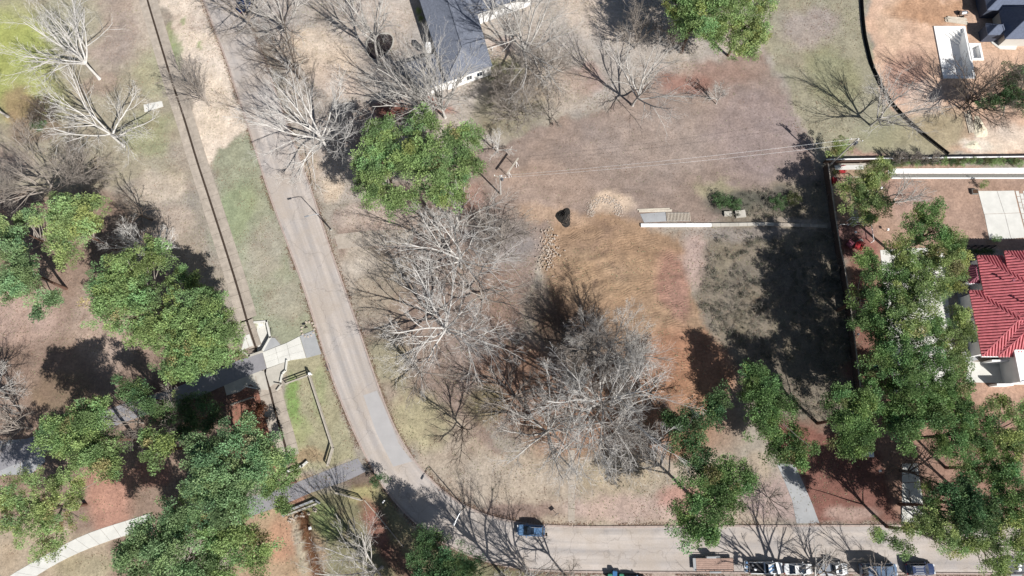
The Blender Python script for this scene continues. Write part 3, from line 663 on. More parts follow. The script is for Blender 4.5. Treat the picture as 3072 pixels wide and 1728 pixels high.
def windows_on(root, a, b, z, n, w, h, mg, mf, t0=.15, t1=.85, nm='window'):
    a = Vector((*a[:2], 0)); b = Vector((*b[:2], 0)); d = (b - a).normalized(); nn = Vector((d.y, -d.x, 0))
    for i in range(n):
        t = t0 + (t1 - t0) * ((i + .5) / n); c = a + (b - a) * t; ang = math.atan2(d.y, d.x)
        f = MB().box((0, 0, 0), (w + .16, .08, h + .16)).build(nm, mf, root); f.location = (c.x + nn.x * .03, c.y + nn.y * .03, z); f.rotation_euler = (0, 0, ang)
        g_ = MB().box((0, -.03, 0), (w / 2 - .04, .05, h)).build('pane', mg, f); g_.location = (-w / 4, 0, 0)
        g2 = g_.copy(); COL.objects.link(g2); g2.parent = f; g2.location = (w / 4, 0, 0)
def rect_from(px, ez, skew=None): return [tuple(W(x, y, ez)[:2]) for x, y in px]

# red roofed house
rh = empty('red_roofed_house', W(3000, 930), 'white walled house under interlocking hipped roofs of ribbed red tile', 'house')
org = Vector(rh.location)
NW = W(2908, 872, 3.6); SW = W(2946, 1068, 3.6); FW = [(NW.x, SW.y), (NW.x + 14, SW.y), (NW.x + 14, NW.y), (NW.x, NW.y)]
FW[0] = (SW.x, SW.y); FW[1] = (SW.x + 15, SW.y); FW[3] = (NW.x, NW.y); FW[2] = (NW.x + 15, NW.y)
hip_roof(rh, FW, 3.6, 2.2, M['rtile'], .52, M['rtile'], M['rtile'])
box_walls(rh, FW, 3.45, M['whitewall'])
m0 = W(2931, 768, 3.9); m1 = W(2951, 872, 3.9)
MM = [(m0.x, m0.y - 17), (m0.x + 26, m0.y - 17), (m0.x + 26, m0.y), (m0.x, m0.y)]
hip_roof(rh, MM, 3.9, 3.3, M['rtile'], .52, M['rtile'], M['rtile'])
box_walls(rh, MM, 3.7, M['whitewall'])
g0 = W(2994, 1070, 3.65); GG = [(g0.x, g0.y), (g0.x + 16, g0.y), (g0.x + 16, g0.y + 11), (g0.x, g0.y + 11)]
hip_roof(rh, GG, 3.65, 2.9, M['rtile'], .52, M['rtile'], M['rtile']); box_walls(rh, GG, 3.45, M['whitewall'])
u0 = W(3027, 748, 6.2); UU = [(u0.x, u0.y - 11), (u0.x + 14, u0.y - 11), (u0.x + 14, u0.y), (u0.x, u0.y)]
hip_roof(rh, UU, 5.0, 2.2, M['rtile'], .52, M['rtile'], M['rtile']); box_walls(rh, UU, 4.8, M['whitewall'])
p0 = W(2898, 796, 3.0); p1 = W(2938, 849, 3.0); PP = [(p0.x, p1.y), (p1.x, p1.y), (p1.x, p0.y), (p0.x, p0.y)]
r = hip_roof(rh, PP, 3.0, 1.0, M['rtile_d'], .42, M['rtile_d'], M['rtile_d'], name='porch_roof')
for x, y in PP: MB().box((x - org.x + (.25 if x < p0.x + 1 else -.25), y - org.y + (.25 if y < p1.y + 1 else -.25), 1.4), (.35, .35, 2.8)).build('porch_post', M['white'], rh)
fa = MB(); fa.bar(Vector((PP[0][0], PP[0][1] - .08, 2.85)) - org, Vector((PP[1][0], PP[1][1] - .08, 2.85)) - org, .14, .35); fa.bar(Vector((PP[3][0], PP[3][1] + .08, 2.85)) - org, Vector((PP[2][0], PP[2][1] + .08, 2.85)) - org, .14, .35)
fa.bar(Vector((FW[0][0] - .1, FW[0][1] - .1, 3.5)) - org, Vector((g0.x + 4, FW[0][1] - .1, 3.5)) - org, .16, .3); fa.build('fascia', M['white'], rh)
a_ = W(3044, 1051, 4.4); b_ = W(3062, 1145, 4.4); GQ = [(a_.x, b_.y), (a_.x + 10, b_.y), (a_.x + 10, a_.y), (a_.x, a_.y)]
rl = lambda q: [(x - org.x, y - org.y) for x, y in q]
mb = MB().prism(rl(GQ), -.1, 4.1); mb.build('garage_wall', M['whitewall'], rh)
mb = MB().prism([(x + (.12 if i in (0, 3) else -.12), y + (.12 if i < 2 else -.12)) for i, (x, y) in enumerate(rl(GQ))], 4.1, 4.2); mb.build('flat_roof', M['white'], rh)
mb = MB(); Qg = rl(GQ)
for i in range(4): mb.bar((*Qg[i], 4.28), (*Qg[(i + 1) % 4], 4.28), .22, .32)
mb.build('parapet', M['whitewall'], rh)
x_, y_ = Qg[0]
MB().prism([(x_ - 3.0, y_ + 3.8), (x_ - .02, y_ + 3.8), (x_ - .02, y_ + 4.1), (x_ - 3.0, y_ + 4.1)], 0, 2.6).build('buttress_wall', M['whitewall'], rh)
MB().prism([(x_ - 2.6, y_ - .4), (x_ + .3, y_ - .4), (x_ + .3, y_ - .05), (x_ - 2.6, y_ - .05)], 0, 2.2).build('buttress_wall', M['whitewall'], rh)
# windows and lamps on the west wall of the front wing
wx = FW[3][0] + .45 - org.x
def west_line(t): # points on inset west wall
    a = Vector((FW[0][0] + .45, FW[0][1] + .45)) - org.xy; b = Vector((FW[3][0] + .45, FW[3][1] - .45)) - org.xy; return a + (b - a) * t
windows_on(rh, west_line(1), west_line(0), 1.7, 3, 1.3, 1.4, M['glass'], M['white'])
for t in (.28, .62):
    p = west_line(t); lm = MB().box((0, 0, 0), (.35, .25, .4), taper=.6).build('wall_lamp', M['blackm'], rh); lm.location = (p.x - .2, p.y, 2.6)
for x, y, h in ((3030, 845, 0), (3064, 905, 0)):
    p = W(x, y, 6.0) - org; v = MB(); v.tube([p, p + Vector((0, 0, .9))], .12, 8); v.box(p + Vector((0, 0, .95)), (.4, .4, .1)); v.build('roof_vent', M['rtile_d'], rh)
tag(MB().prism(P2([(2905, 1084), (3046, 1090), (3066, 1150), (2896, 1147)]), -.1, .05).build('terrace', M['conc_lt']), 'pale concrete terrace in front of the white garage', 'paving')
tag(MB().prism(P2([(2870, 850), (2905, 848), (2935, 1080), (2890, 1090)]), -.1, .03).build('side_path', M['conc_gr']), 'grey paved strip along the west wall of the red roofed house', 'path')

# slate roofed house at the top
th_ = empty('slate_roofed_house', W(1380, 90), 'long house with blue grey shingle roof and white south wall behind bare trees', 'house'); org2 = Vector(th_.location)
e = lambda x, y, z=3.8: tuple(W(x, y, z)[:2])
A1 = [e(1338, 246), e(1477, 197), e(1400, -70), e(1238, -66)]
hip_roof(th_, A1, 3.8, 1.9, M['shingle'], None, None, M['shingle'])
def walls_in(root, q, z1, m, s=.94):
    c = sum((Vector(p) for p in q), Vector((0, 0))) / len(q); o_ = Vector(root.location).xy
    pts = [tuple(c + (Vector(p) - c) * s - o_) for p in q]; MB().prism(pts, -.1, z1).build('wall', m, root); return pts
wA = walls_in(th_, A1, 3.65, M['whitewall'], .955)
B1 = [e(1420, 46), e(1600, -20), e(1560, -150), e(1380, -100)]
hip_roof(th_, B1, 3.83, 2.0, M['shingle'], None, None, M['shingle']); walls_in(th_, B1, 3.68, M['whitewall'], .955)
C1 = [e(1268, 272, 2.7), e(1345, 244, 2.7), e(1318, 156, 2.7), e(1207, 194, 2.7)]
o_ = org2.xy
MB().prism([tuple(Vector(p) - o_) for p in C1], 2.6, 2.82).build('annex_roof', M['shingle'], th_)
walls_in(th_, C1, 2.6, M['whitewall'], .93)
MB().box((*(W(1285, 140, 4.2) - org2)[:2], 3.9), (.9, 1.1, 2.0)).build('chimney', M['whitewall'], th_)
for x, y in ((1353, 36), (1368, 62), (1395, 150)):
    p = W(x, y, 4.3) - org2; MB().cyl((p.x, p.y, 4.4), .16, 1.2, 8).build('vent_pipe', M['white'], th_)
windows_on(th_, wA[0], wA[1], 1.7, 3, 1.1, 1.2, M['glass'], M['white'])
# side yard fence by that house
def rail_fence(name, pts, h, label, m=M['wood'], rails=3, post_step=2.4, cat='fence', group=None, rw=.12):
    root = empty(name, W(*pts[0]), label, cat, group); o = Vector(root.location)
    for a, b in zip(pts[:-1], pts[1:]):
        A_ = W(*a) - o; B_ = W(*b) - o; L = (B_ - A_).length; n = max(1, round(L / post_step)); d = (B_ - A_) / n
        for i in range(n + 1):
            p = A_ + d * i; MB().box((p.x, p.y, h / 2), (.14, .14, h + .1)).build('post', m, root)
        off = Vector((-d.y, d.x, 0)).normalized() * .09
        for i in range(n):
            for k in range(rails):
                z = h * (k + 1) / rails - .08
                MB().bar(A_ + d * i + off + Vector((0, 0, z)), A_ + d * (i + .985) + off + Vector((0, 0, z)), .05, .16).build('rail', m, root)
        if rails >= 3:
            MB().bar(A_ + Vector((0, 0, h + .05)), B_ + Vector((0, 0, h + .05)), .2, .05).build('top_rail', m, root)
    return root
rail_fence('rail_fence', [(862, 1154), (932, 1128), (1002, 1344), (986, 1398)], 1.25, 'weathered three rail fence enclosing the green grass between channel and road')
rail_fence('rail_fence', [(700, 1216), (764, 1194)], 1.25, 'short weathered rail fence standing in the red brown litter left of the channel')
rail_fence('rail_fence', [(1010, 1478), (1088, 1500)], 1.25, 'short rail fence in the mottled shade just below the second driveway')
rail_fence('garden_rail', [(1440, 165), (1515, 140)], 1.1, 'thin white garden rail beside the slate roofed house', M['white'], 1, 3)
gl = empty('gate_post_light', W(935, 1124), 'white ball topped post at the corner of the long rail fence', 'post'); MB().box((0, 0, .7), (.22, .22, 1.4)).build('post_shaft', M['white'], gl)
MB().cyl((0, 0, 1.55), .3, .3, 10, r2=.16).build('post_cap', M['white'], gl)

# new house top right
nh = empty('new_blue_roofed_house', W(3050, 60), 'unfinished house with steel blue hipped roofs in the top right corner', 'house')
H1 = [e(3016, 116, 3.0), e(3180, 116, 3.0), e(3150, 20, 3.0), e(2994, 24, 3.0)]
H1 = [(H1[0][0], H1[0][1]), (H1[0][0] + 14, H1[0][1]), (H1[0][0] + 14, H1[3][1]), (H1[0][0], H1[3][1])]
hip_roof(nh, H1, 3.0, 5.2, M['shingle_dk'], None, None, M['shingle_dk']); walls_in(nh, H1, 2.8, M['stucco'], .9)
h = e(2962, 30, 3.2); H2 = [h, (h[0] + 16, h[1]), (h[0] + 16, h[1] + 12), (h[0], h[1] + 12)]
hip_roof(nh, H2, 3.2, 5.6, M['shingle_dk'], None, None, M['shingle_dk']); walls_in(nh, H2, 3.0, M['shadewall'], .93)
h = e(2964, 104, 2.6); H3 = [h, (h[0] + 3.6, h[1]), (h[0] + 3.6, h[1] + 2.6), (h[0], h[1] + 2.6)]
hip_roof(nh, H3, 2.6, 1.3, M['shingle_dk'], None, None, M['shingle_dk'], name='porch_roof'); walls_in(nh, H3, 2.4, M['shadewall'], .9)
tag(MB().prism(P2([(2970, 112), (3026, 112), (3052, 136), (3046, 150), (2998, 148), (2974, 130)]), -.1, .12).build('terrace', M['conc_lt']), 'rough white concrete terrace beside the unfinished blue roofed house', 'paving')

# ------------------------------------------------------------------ swimming pool shell
def shell(name, outer, label, cat, depth, t=.45, m=M['whitewall'], floor=M['whitewall']):
    P_ = [W(*p) for p in outer]; root = empty(name, P_[0], label, cat); o = P_[0]; c = sum(P_, Vector()) / 4
    x0, x1 = (P_[0].x + P_[3].x) / 2 - o.x, (P_[1].x + P_[2].x) / 2 - o.x; y1, y0 = (P_[0].y + P_[1].y) / 2 - o.y, (P_[2].y + P_[3].y) / 2 - o.y
    for a, b, cc, d in ((x0, x1, y1 - t, y1), (x0, x1, y0, y0 + t), (x0, x0 + t, y0 + t, y1 - t), (x1 - t, x1, y0 + t, y1 - t)):
        MB().prism([(a, cc), (b, cc), (b, d), (a, d)], -depth, .22).build('pool_wall', m, root, bevel=.02)
    MB().prism([(x0 + t, y0 + t), (x1 - t, y0 + t), (x1 - t, y1 - t), (x0 + t, y1 - t)], -depth - .2, -depth + .1).build('pool_floor', floor, root)
    return root, (x0 + t, y0 + t, x1 - t, y1 - t)
sp, (ax, ay, bx, by) = shell('swimming_pool', pool_out, 'empty white swimming pool shell with corner steps in the construction soil', 'pool', 2.1)
for i in range(4):
    s_ = 1.0 + i * .55; MB().prism([(bx, by), (bx - s_, by), (bx, by - s_)], -2.0, -.35 - i * .42).build('step', M['whitewall'], sp)
MB().prism([(ax, ay + 3.0), (ax + 1.6, ay + 3.0), (ax + 1.6, ay + 5.0), (ax, ay + 5.0)], -2.0, -1.2).build('bench_step', M['whitewall'], sp)
shell('spa_pool', spa_out, 'small square white spa shell joined to the side of the empty pool', 'pool', .9)[0]

# ------------------------------------------------------------------ props on the building site
def stack(name, px, py, ang, n, L, w, label, cat, m, layers=2, part='board'):
    root = empty(name, W(px, py), label, cat, rz=math.radians(ang)); r = random.Random(px)
    for k in range(layers):
        for i in range(n):
            MB().box((r.uniform(-.25, .25), (i - (n - 1) / 2) * w * 1.15, .08 + k * .12), (L * r.uniform(.8, 1), w, .1), r.uniform(-.05, .05)).build(part, m, root)
    return root
stack('lumber_pile', 2868, 62, -8, 5, 4.6, .26, 'loose pile of pale boards north of the empty pool', 'lumber', M['wood_lt'])
stack('pipe_bundle', 2909, 368, 94, 7, 5.0, .17, 'bundle of long grey white pipes lying on the ground below the big bare tree', 'pipes', M['wood_lt'], 1, 'pipe')
mx = empty('mortar_mixer', W(2882, 46), 'small grey mortar mixer standing above the pale boards near the pool', 'mixer', rz=.2)
MB().cyl((0, 0, .8), .42, 1.0, 12, axis='X').build('drum', M['steel'], mx); MB().box((.75, 0, .7), (.5, .5, .45)).build('engine', M['cover'], mx)
f = MB(); f.bar((-.7, -.5, .35), (1.1, -.5, .35), .08); f.bar((-.7, .5, .35), (1.1, .5, .35), .08); f.bar((-.6, -.5, .35), (-.6, .5, .35), .08); f.build('frame', M['blackm'], mx)
for s_ in (-1, 1): MB().cyl((0, s_ * .62, .3), .3, .14, 12, axis='Y').build('wheel', M['rubber'], mx)
MB().bar((1.1, 0, .4), (1.9, 0, .3), .07).build('tow_bar', M['blackm'], mx)
def mound(name, px, py, rx, ry, h, m, label, cat, seed=0, parts=None):
    n, k = 9, 22; V = []; F = []; rr = random.Random(seed)
    for i in range(n + 1):
        t = i / n
        for j in range(k):
            a = 2 * math.pi * j / k; w = 1 + .18 * math.sin(3 * a + seed) + rr.uniform(-.07, .07)
            z = h * (1 - t) ** 1.3 * (1 + rr.uniform(-.25, .25)) - (.08 if i == n else 0)
            V.append((rx * t * w * math.cos(a), ry * t * w * math.sin(a), z))
    for i in range(n):
        for j in range(k): F.append((i * k + j, i * k + (j + 1) % k, (i + 1) * k + (j + 1) % k, (i + 1) * k + j)[::-1])
    o = MB().add(V, F).build(name, m, smooth=False); o.location = W(px, py); tag(o, label, cat); return o
sandm = mat('builders_sand', A(250, 240, 214), .95, .12, 2, .03, 8)
mound('sand_pile', 2938, 384, 1.4, 2.6, .7, sandm, 'pale sand pile beside the bundle of pipes', 'sand pile', 3)
mound('sand_pile', 2920, 436, 1.6, 1.0, .35, sandm, 'low pale sand heap close to the hedge wall', 'sand pile', 4)
dp = mound('black_heap', 1692, 650, 1.5, 1.9, 1.0, M['heapblack'], 'black heap on the lot where the grass meets bare soil', 'brush heap', 5)  # uneven mound in one plain black
dpc = empty('dark_branch_pile', W(1700, 664), 'dark sticks poking from the side of the black heap', 'branches'); r_ = random.Random(4)
for i in range(16):
    a = r_.uniform(0, 6.28); p = Vector((r_.gauss(0, .5), r_.gauss(0, .6), .15 + r_.random() * .4)); MB().tube([p, p + Vector((math.cos(a), math.sin(a), r_.uniform(-.1, .4))) * r_.uniform(.6, 1.3)], [.06, .02], 5).build('stick', M['bark3'], dpc)
sf = empty('silt_fence', W(2594, 113), 'black silt fence snaking down the grass to the garden wall', 'fence'); o = Vector(sf.location)
SFp = smooth(resample(P2([(2582, -60), (2584, 0), (2588, 60), (2594, 113), (2612, 191), (2640, 255), (2671, 310), (2710, 352), (2755, 394), (2800, 430), (2843, 464)]), 60), 2)
mb = MB()
for i, (a, b) in enumerate(zip(SFp[:-1], SFp[1:])):
    d = (b - a) / np.hypot(*(b - a)); n = np.array([-d[1], d[0]]) * .03; q = [tuple(v - np.array(o[:2])) for v in (a + n, b + n, b - n, a - n)]
    mb.prism(q, -.05, .75)
    if i % 2 == 0: MB().box((a[0] - o.x + .05, a[1] - o.y, .55), (.06, .06, 1.1)).build('stake', M['wood'], sf)
mb.build('fabric', M['black'], sf)
k2 = MB()
for a, b in zip(SFp[:-1], SFp[1:]):
    d = (b - a) / np.hypot(*(b - a)); n = np.array([-d[1], d[0]]); q = [tuple(v - np.array(o[:2])) for v in (a + n * -.1, b + n * -.1, b - n * .3, a - n * .3)]; k2.prism(q, -.05, .07)
k2.build('trench_flap', M['black'], sf)

# ------------------------------------------------------------------ street furniture
def street_lamp(base, arm_to, label):
    b = W(*base); root = empty('street_lamp', b, label, 'street lamp', 'street lamps along the curving road'); h = 8.4
    MB().tube([(0, 0, 0), (0, 0, h)], [.11, .07], 8).build('pole', M['blackm'], root)
    d = (W(*arm_to) - b); d.z = 0; d.normalize()
    MB().tube([(0, 0, h - .1), tuple(d * .5 + Vector((0, 0, h + .15))), tuple(d * 1.9 + Vector((0, 0, h + .2)))], .06, 8).build('arm', M['steel'], root)
    a = math.atan2(d.y, d.x); hd = MB().box((0, 0, 0), (.8, .3, .16), taper=.8).build('lamp_head', M['steel'], root, bevel=.02); hd.location = tuple(d * 2.2 + Vector((0, 0, h + .18))); hd.rotation_euler = (0, 0, a)
    MB().box((0, 0, -.1), (.5, .2, .05)).build('lens', M['lampw'], hd)
    MB().box((0, 0, .15), (.4, .4, .3)).build('base', M['conc'], root)
street_lamp((994, 690), (930, 705), 'tall street lamp at the kerb by the upper stretch of the road')
street_lamp((1394, 1522), (1370, 1570), 'tall street lamp at the kerb on the outside of the lower bend')
def util_pole(px, py, h, label, arm=True, trans=True, lean=(0, 0)):
    root = empty('utility_pole', W(px, py), label, 'utility pole'); t = Vector((lean[0], lean[1], h))
    MB().tube([(0, 0, -.1), t], [.17, .11], 9).build('pole', M['bark'], root)
    if arm:
        c = t * .94; MB().bar(c + Vector((-1.1, .2, 0)), c + Vector((1.1, -.2, 0)), .1).build('crossarm', M['wood'], root)
        for s_ in (-1, 0, 1): MB().cyl(c + Vector((s_, -s_ * .2, .18)), .07, .26, 8).build('insulator', M['white'], root)
    if trans:
        c = t * .86 + Vector((.38, -.1, 0)); MB().cyl(c, .26, .9, 12).build('transformer', M['cover'], root)
        c = t * .95 + Vector((.3, .1, 0)); MB().cyl(c, .1, .5, 8).build('lightning_arrester', M['white'], root)
    return root, Vector(root.location) + t
u1, t1 = util_pole(1502, 583, 8.6, 'slim utility pole with white insulators right of the big pine clump')
u2, t2 = util_pole(2481, 503, 11.5, 'leaning pale utility pole at the corner of the garden walls', lean=(.4, .3))
wr = MB()
for dz, dy in ((0, 0), (-.9, -.6)):
    a = t1 + Vector((0, dy * .3, dz * .6)); b = t2 + Vector((-.2, dy, dz)); pts = []
    for i in range(25):
        t = i / 24; p = a + (b - a) * t; p.z -= 4 * 1.0 * t * (1 - t); pts.append(p)
    wr.tube(pts, .016, 4)
tag(wr.build('power_line', M['steel']), 'pair of thin pale wires spanning the cleared lot between two poles', 'power line')
fr = empty('swing_frame', W(1549, 502), 'tall bare frame of two slim posts and a crossbar right of the pine clump', 'frame'); o = Vector(fr.location)
a = Vector((0, 0, 0)); b = W(1527, 533) - o; up3 = Vector((0, 0, 2.9))
for p in (a, b):
    MB().tube([p, p + up3], .06, 6).build('post', M['white'], fr); MB().bar(p + Vector((.5, .2, 0)), p + up3 * .95, .05).build('brace', M['white'], fr)
d = (b - a).normalized(); MB().bar(a - d * .7 + up3, b + d * .7 + up3, .26, .2).build('crossbar', M['wood'], fr)
def mailbox(px, py, label, m=M['blackm'], rz=0, cat='mailbox'):
    root = empty('mailbox', W(px, py), label, cat, rz=rz); MB().box((0, 0, .5), (.1, .1, 1.0)).build('post', M['wood'], root)
    q = [(-.12, 0), (.12, 0), (.12, .16), (.07, .25), (-.07, .25), (-.12, .16)]; mb = MB()
    mb.add([(-.28, a_, 1 + b_) for a_, b_ in q] + [(.28, a_, 1 + b_) for a_, b_ in q], [tuple(range(6)), tuple(range(11, 5, -1))] + [(i, 6 + i, 6 + (i + 1) % 6, (i + 1) % 6) for i in range(6)])
    mb.build('box', m, root); MB().box((.1, -.15, 1.2), (.04, .02, .2)).build('flag', M['red'], root); return root
mailbox(923, 985, 'black mailbox ringed by pale stones next to the bridge driveway', rz=.3)
ring = empty('stone_ring', W(924, 988), 'ring of pale stones around the planting by the black mailbox', 'stones')
for i in range(13):
    a = 2 * math.pi * i / 13; MB().box((1.2 * math.cos(a), 1.4 * math.sin(a), .1), (.42, .3, .26), a + .3, taper=.7).build('stone', M['stone'], ring)
mailbox(1154, 1504, 'white mailbox in the shade beside the road kerb', M['white'], .9)
mb_ = empty('notice_board', W(1668, 1540), 'small dark sign on a post standing in the lawn near the narrow walk', 'sign', rz=.6)
MB().box((0, 0, .5), (.07, .07, 1.0)).build('post', M['wood'], mb_); MB().box((0, -.06, 1.1), (.75, .05, .6)).build('board', M['cover'], mb_)
gr_ = empty('storm_drain', W(984, 1101), 'dark storm drain grate set against the left kerb', 'drain', rz=-1.2)
MB().box((0, 0, .02), (1.3, .7, .02)).build('frame', M['steel'], gr_)
for i in range(7): MB().box((-.54 + i * .18, 0, .045), (.08, .6, .03)).build('bar', M['blackm'], gr_)
# headwalls and rubble at the second crossing
hw = empty('head_wall', W(905, 1530), 'long grey concrete culvert headwall with rubble at the muddy ditch', 'wall'); o = Vector(hw.location)
wall_line([(852, 1546), (866, 1532), (945, 1500), (958, 1508)], -1.2, .5, .35, M['conc_gr'], hw, 'wall', o)
wall_line([(862, 1545), (948, 1512)], -1.2, .2, .3, M['conc'], hw, 'ledge', o)
for i in range(14):
    x = R.uniform(868, 948); y = 1556 - (x - 868) * .42 + R.uniform(0, 10); p = W(x, y) - o; MB().box((p.x, p.y, .1), (R.uniform(.3, .8), R.uniform(.25, .5), .3), R.uniform(0, 3), taper=.7).build('rubble', M['stone'], hw)
hw2 = empty('head_wall', W(890, 1404), 'short pale headwall beside the pine overhanging the channel end', 'wall'); o = Vector(hw2.location)
wall_line([(850, 1420), (908, 1398), (922, 1386)], -1, .5, .32, M['conc_lt'], hw2, 'wall', o)
tag(MB().box((*W(932, 1584)[:2], -.55), (.95, .5, .5), .35).build('white_block', M['white'], bevel=.02), 'white rectangular block lying across the muddy ditch', 'block')
tag(wall_line([(1095, 1502), (1128, 1540), (1174, 1596), (1210, 1640)], -.1, .22, .14, M['conc_st'], None, 'edging'), 'thin low edging running diagonally through the shade below the road', 'edging')

# ------------------------------------------------------------------ relics in the cleared lot
rw = empty('low_retaining_wall', W(1925, 677), 'low white retaining wall crossing the rough ground to the side wall', 'wall'); o = Vector(rw.location)
wp = resample(P2([(1922, 677), (2150, 676), (2300, 673), (2480, 681)]), 22)
for i, (a, b) in enumerate(zip(wp[:-1], wp[1:])):
    a = a - np.array(o[:2]); b = b - np.array(o[:2]); d = (b - a) / np.hypot(*(b - a)); b = b - d * .03; n = np.array([-d[1], d[0]]) * .32
    MB().prism([tuple(a + n), tuple(b + n), tuple(b - n), tuple(a - n)], -.1, R.uniform(.3, .36)).build('block', M['whitewall'] if i < 8 else M['conc'] if i < 15 else M['conc_st'], rw)
tag(MB().prism(P2([(1920, 642), (1996, 636), (2000, 664), (1932, 668)]), -.1, .06).build('concrete_pad', M['conc_gr']), 'cracked grey concrete pad at the left end of the low white wall', 'slab')
stack('plank_stack', 1964, 631, 3, 3, 6.6, .22, 'long pale planks lying above the grey pad', 'planks', M['wood_lt'], 1)
rk = empty('slatted_rack', W(2035, 652), 'slatted timber rack lying flat beside the grey pad', 'rack'); o = Vector(rk.location); a = W(2000, 640) - o; b = W(2068, 640) - o; hgt = 1.55
for s_ in (0, -hgt): MB().bar(a + Vector((0, s_, .1)), b + Vector((0, s_, .1)), .1).build('rail', M['conc_gr'], rk)
for i in range(17):
    x = a.x + (b.x - a.x) * i / 16; MB().box((x, a.y - hgt / 2, .19), (.12, hgt + .15, .07)).build('slat', M['wood_lt'], rk)
for i, (x, y, w_, h_) in enumerate(((2182, 643, 1.4, .9), (2220, 643, 1.9, 1.4))):
    tag(MB().box((*W(x, y)[:2], .22), (w_, h_, .45), .1 * i).build('stone_block', M['conc']), ['smaller', 'larger'][i] + ' of two pale blocks lying in the dark overgrown strip', 'block')
rb1 = empty('rubble_patch', W(1642, 745), 'patch of broken pale rubble at the left edge of the orange soil', 'rubble'); o = Vector(rb1.location); mb = MB()
for i in range(260):
    x = R.gauss(1645, 16); y = R.gauss(745, 34); p = W(x, y) - o; s_ = R.uniform(.1, .32); mb.box((p.x, p.y, .04 + R.uniform(0, .25)), (s_, s_ * R.uniform(.4, 1), s_ * .6), R.uniform(0, 3), taper=R.uniform(.5, 1), rx=R.uniform(-.4, .4))
tag(mb.build('rubble', M['stone'], rb1), kind='stuff')
rb2 = empty('gravel_mound', W(1825, 610), 'arc of pale gravel spread on the grass above the orange soil', 'gravel'); o = Vector(rb2.location); mb = MB()
for i in range(420):
    a = R.uniform(-.4, 3.6); r_ = R.gauss(1, .16); x = 1815 + 44 * r_ * math.cos(a); y = 634 - 36 * r_ * math.sin(a); p = W(x, y) - o; s_ = R.uniform(.08, .28); mb.box((p.x, p.y, .04), (s_, s_ * .8, s_ * .6), R.uniform(0, 3), taper=.7)
tag(mb.build('gravel', M['stone'], rb2), kind='stuff')

# ------------------------------------------------------------------ play yard by the side wall
def frame_box(name, pts, h, label, cat, m, cross=0):
    root = empty(name, W(*pts[0]), label, cat); o = Vector(root.location); P_ = [W(*p) - o for p in pts]; n = len(P_)
    for p in P_: MB().box((p.x, p.y, h / 2), (.12, .12, h)).build('post', m, root)
    for i in range(n): MB().bar(P_[i] + Vector((0, 0, h)), P_[(i + 1) % n] + Vector((0, 0, h)), .12).build('beam', m, root)
    for i in range(cross):
        t = (i + 1) / (cross + 1); a = P_[0] + (P_[3] - P_[0]) * t; b = P_[1] + (P_[2] - P_[1]) * t; MB().bar(a + Vector((0, 0, h + .08)), b + Vector((0, 0, h + .08)), .1).build('rafter', m, root)
    return root
frame_box('garden_pergola', [(2527, 546), (2577, 546), (2588, 612), (2534, 614)], 2.3, 'white timber pergola frame beneath the yellow green pine', 'pergola', M['wood_lt'], 3)
frame_box('arbour_frame', [(2540, 664), (2592, 664), (2594, 677), (2543, 677)], 2.0, 'small white arbour frame at the foot of the plank walk', 'arbour', M['white'], 1)
rail_fence('enclosure_rail', [(2514, 680), (2604, 680), (2612, 728)], 1.1, 'white single rail enclosing the leaf strewn play corner', M['white'], 1, 2.5)
ks = []
for i in range(9):
    y = 632 + i * 3.6; ks.append([(2553 + i * .3, y), (2572 + i * .4, y), (2572 + i * .4, y + 3), (2553 + i * .3, y + 3)])
drive('plank_walk', ks, M['wood'], .1, 'narrow plank walk leading to the white arbour frame')
sh = empty('garden_shed', W(2550, 500), 'low pale flat roofed garden store against the top boundary wall', 'shed'); o = Vector(sh.location)
MB().prism([(v - o)[:2] for v in (W(2510, 508), W(2590, 506), W(2588, 497), W(2506, 498))], 0, 1.1).build('store_wall', M['wood'], sh); MB().prism([(v - o)[:2] for v in (W(2506, 510, 1.1), W(2591, 508, 1.1), W(2588, 495, 1.1), W(2503, 497, 1.1))], 1.1, 1.2).build('store_roof', M['conc_lt'], sh)
def toy(name, px, py, m, label, cat, s=1, rz=0):
    root = empty(name, W(px, py), label, cat, rz=rz)
    MB().box((0, 0, .42 * s), (1.0 * s, 1.0 * s, .08)).build('seat', m, root)
    for i in range(5): MB().box((-.4 * s + i * .2 * s, .5 * s, .8 * s), (.13 * s, .07, .8 * s)).build('slat', m, root)
    for i in (-1, 1):
        for j in (-1, 1): MB().box((i * .44 * s, j * .44 * s, .2 * s), (.09, .09, .4 * s)).build('leg', m, root)
        MB().box((i * .5 * s, 0, .66 * s), (.14, .95 * s, .05)).build('armrest', m, root)
toy('garden_chair', 2522, 514, M['red'], 'red slatted garden chair next to the flat roofed store', 'chair', 1.15, .2)
toy('garden_chair', 2500, 546, M['red'], 'red slatted garden chair tucked against the side wall', 'chair', 1.1, 1.6)
toy('garden_chair', 2572, 742, M['red'], 'red slatted garden chair among the fallen leaves of the play corner', 'chair', 1.3, -.5)
toy('garden_chair', 2546, 735, M['rtile_d'], 'faded plum garden chair left of the brightest red one', 'chair', 1.2, .8)
tag(MB().box((*W(2577, 726)[:2], .35), (1.1, .8, .7), .7, taper=.85).build('storage_chest', M['conc']), 'cream storage chest just above the red chair in the play corner', 'chest')
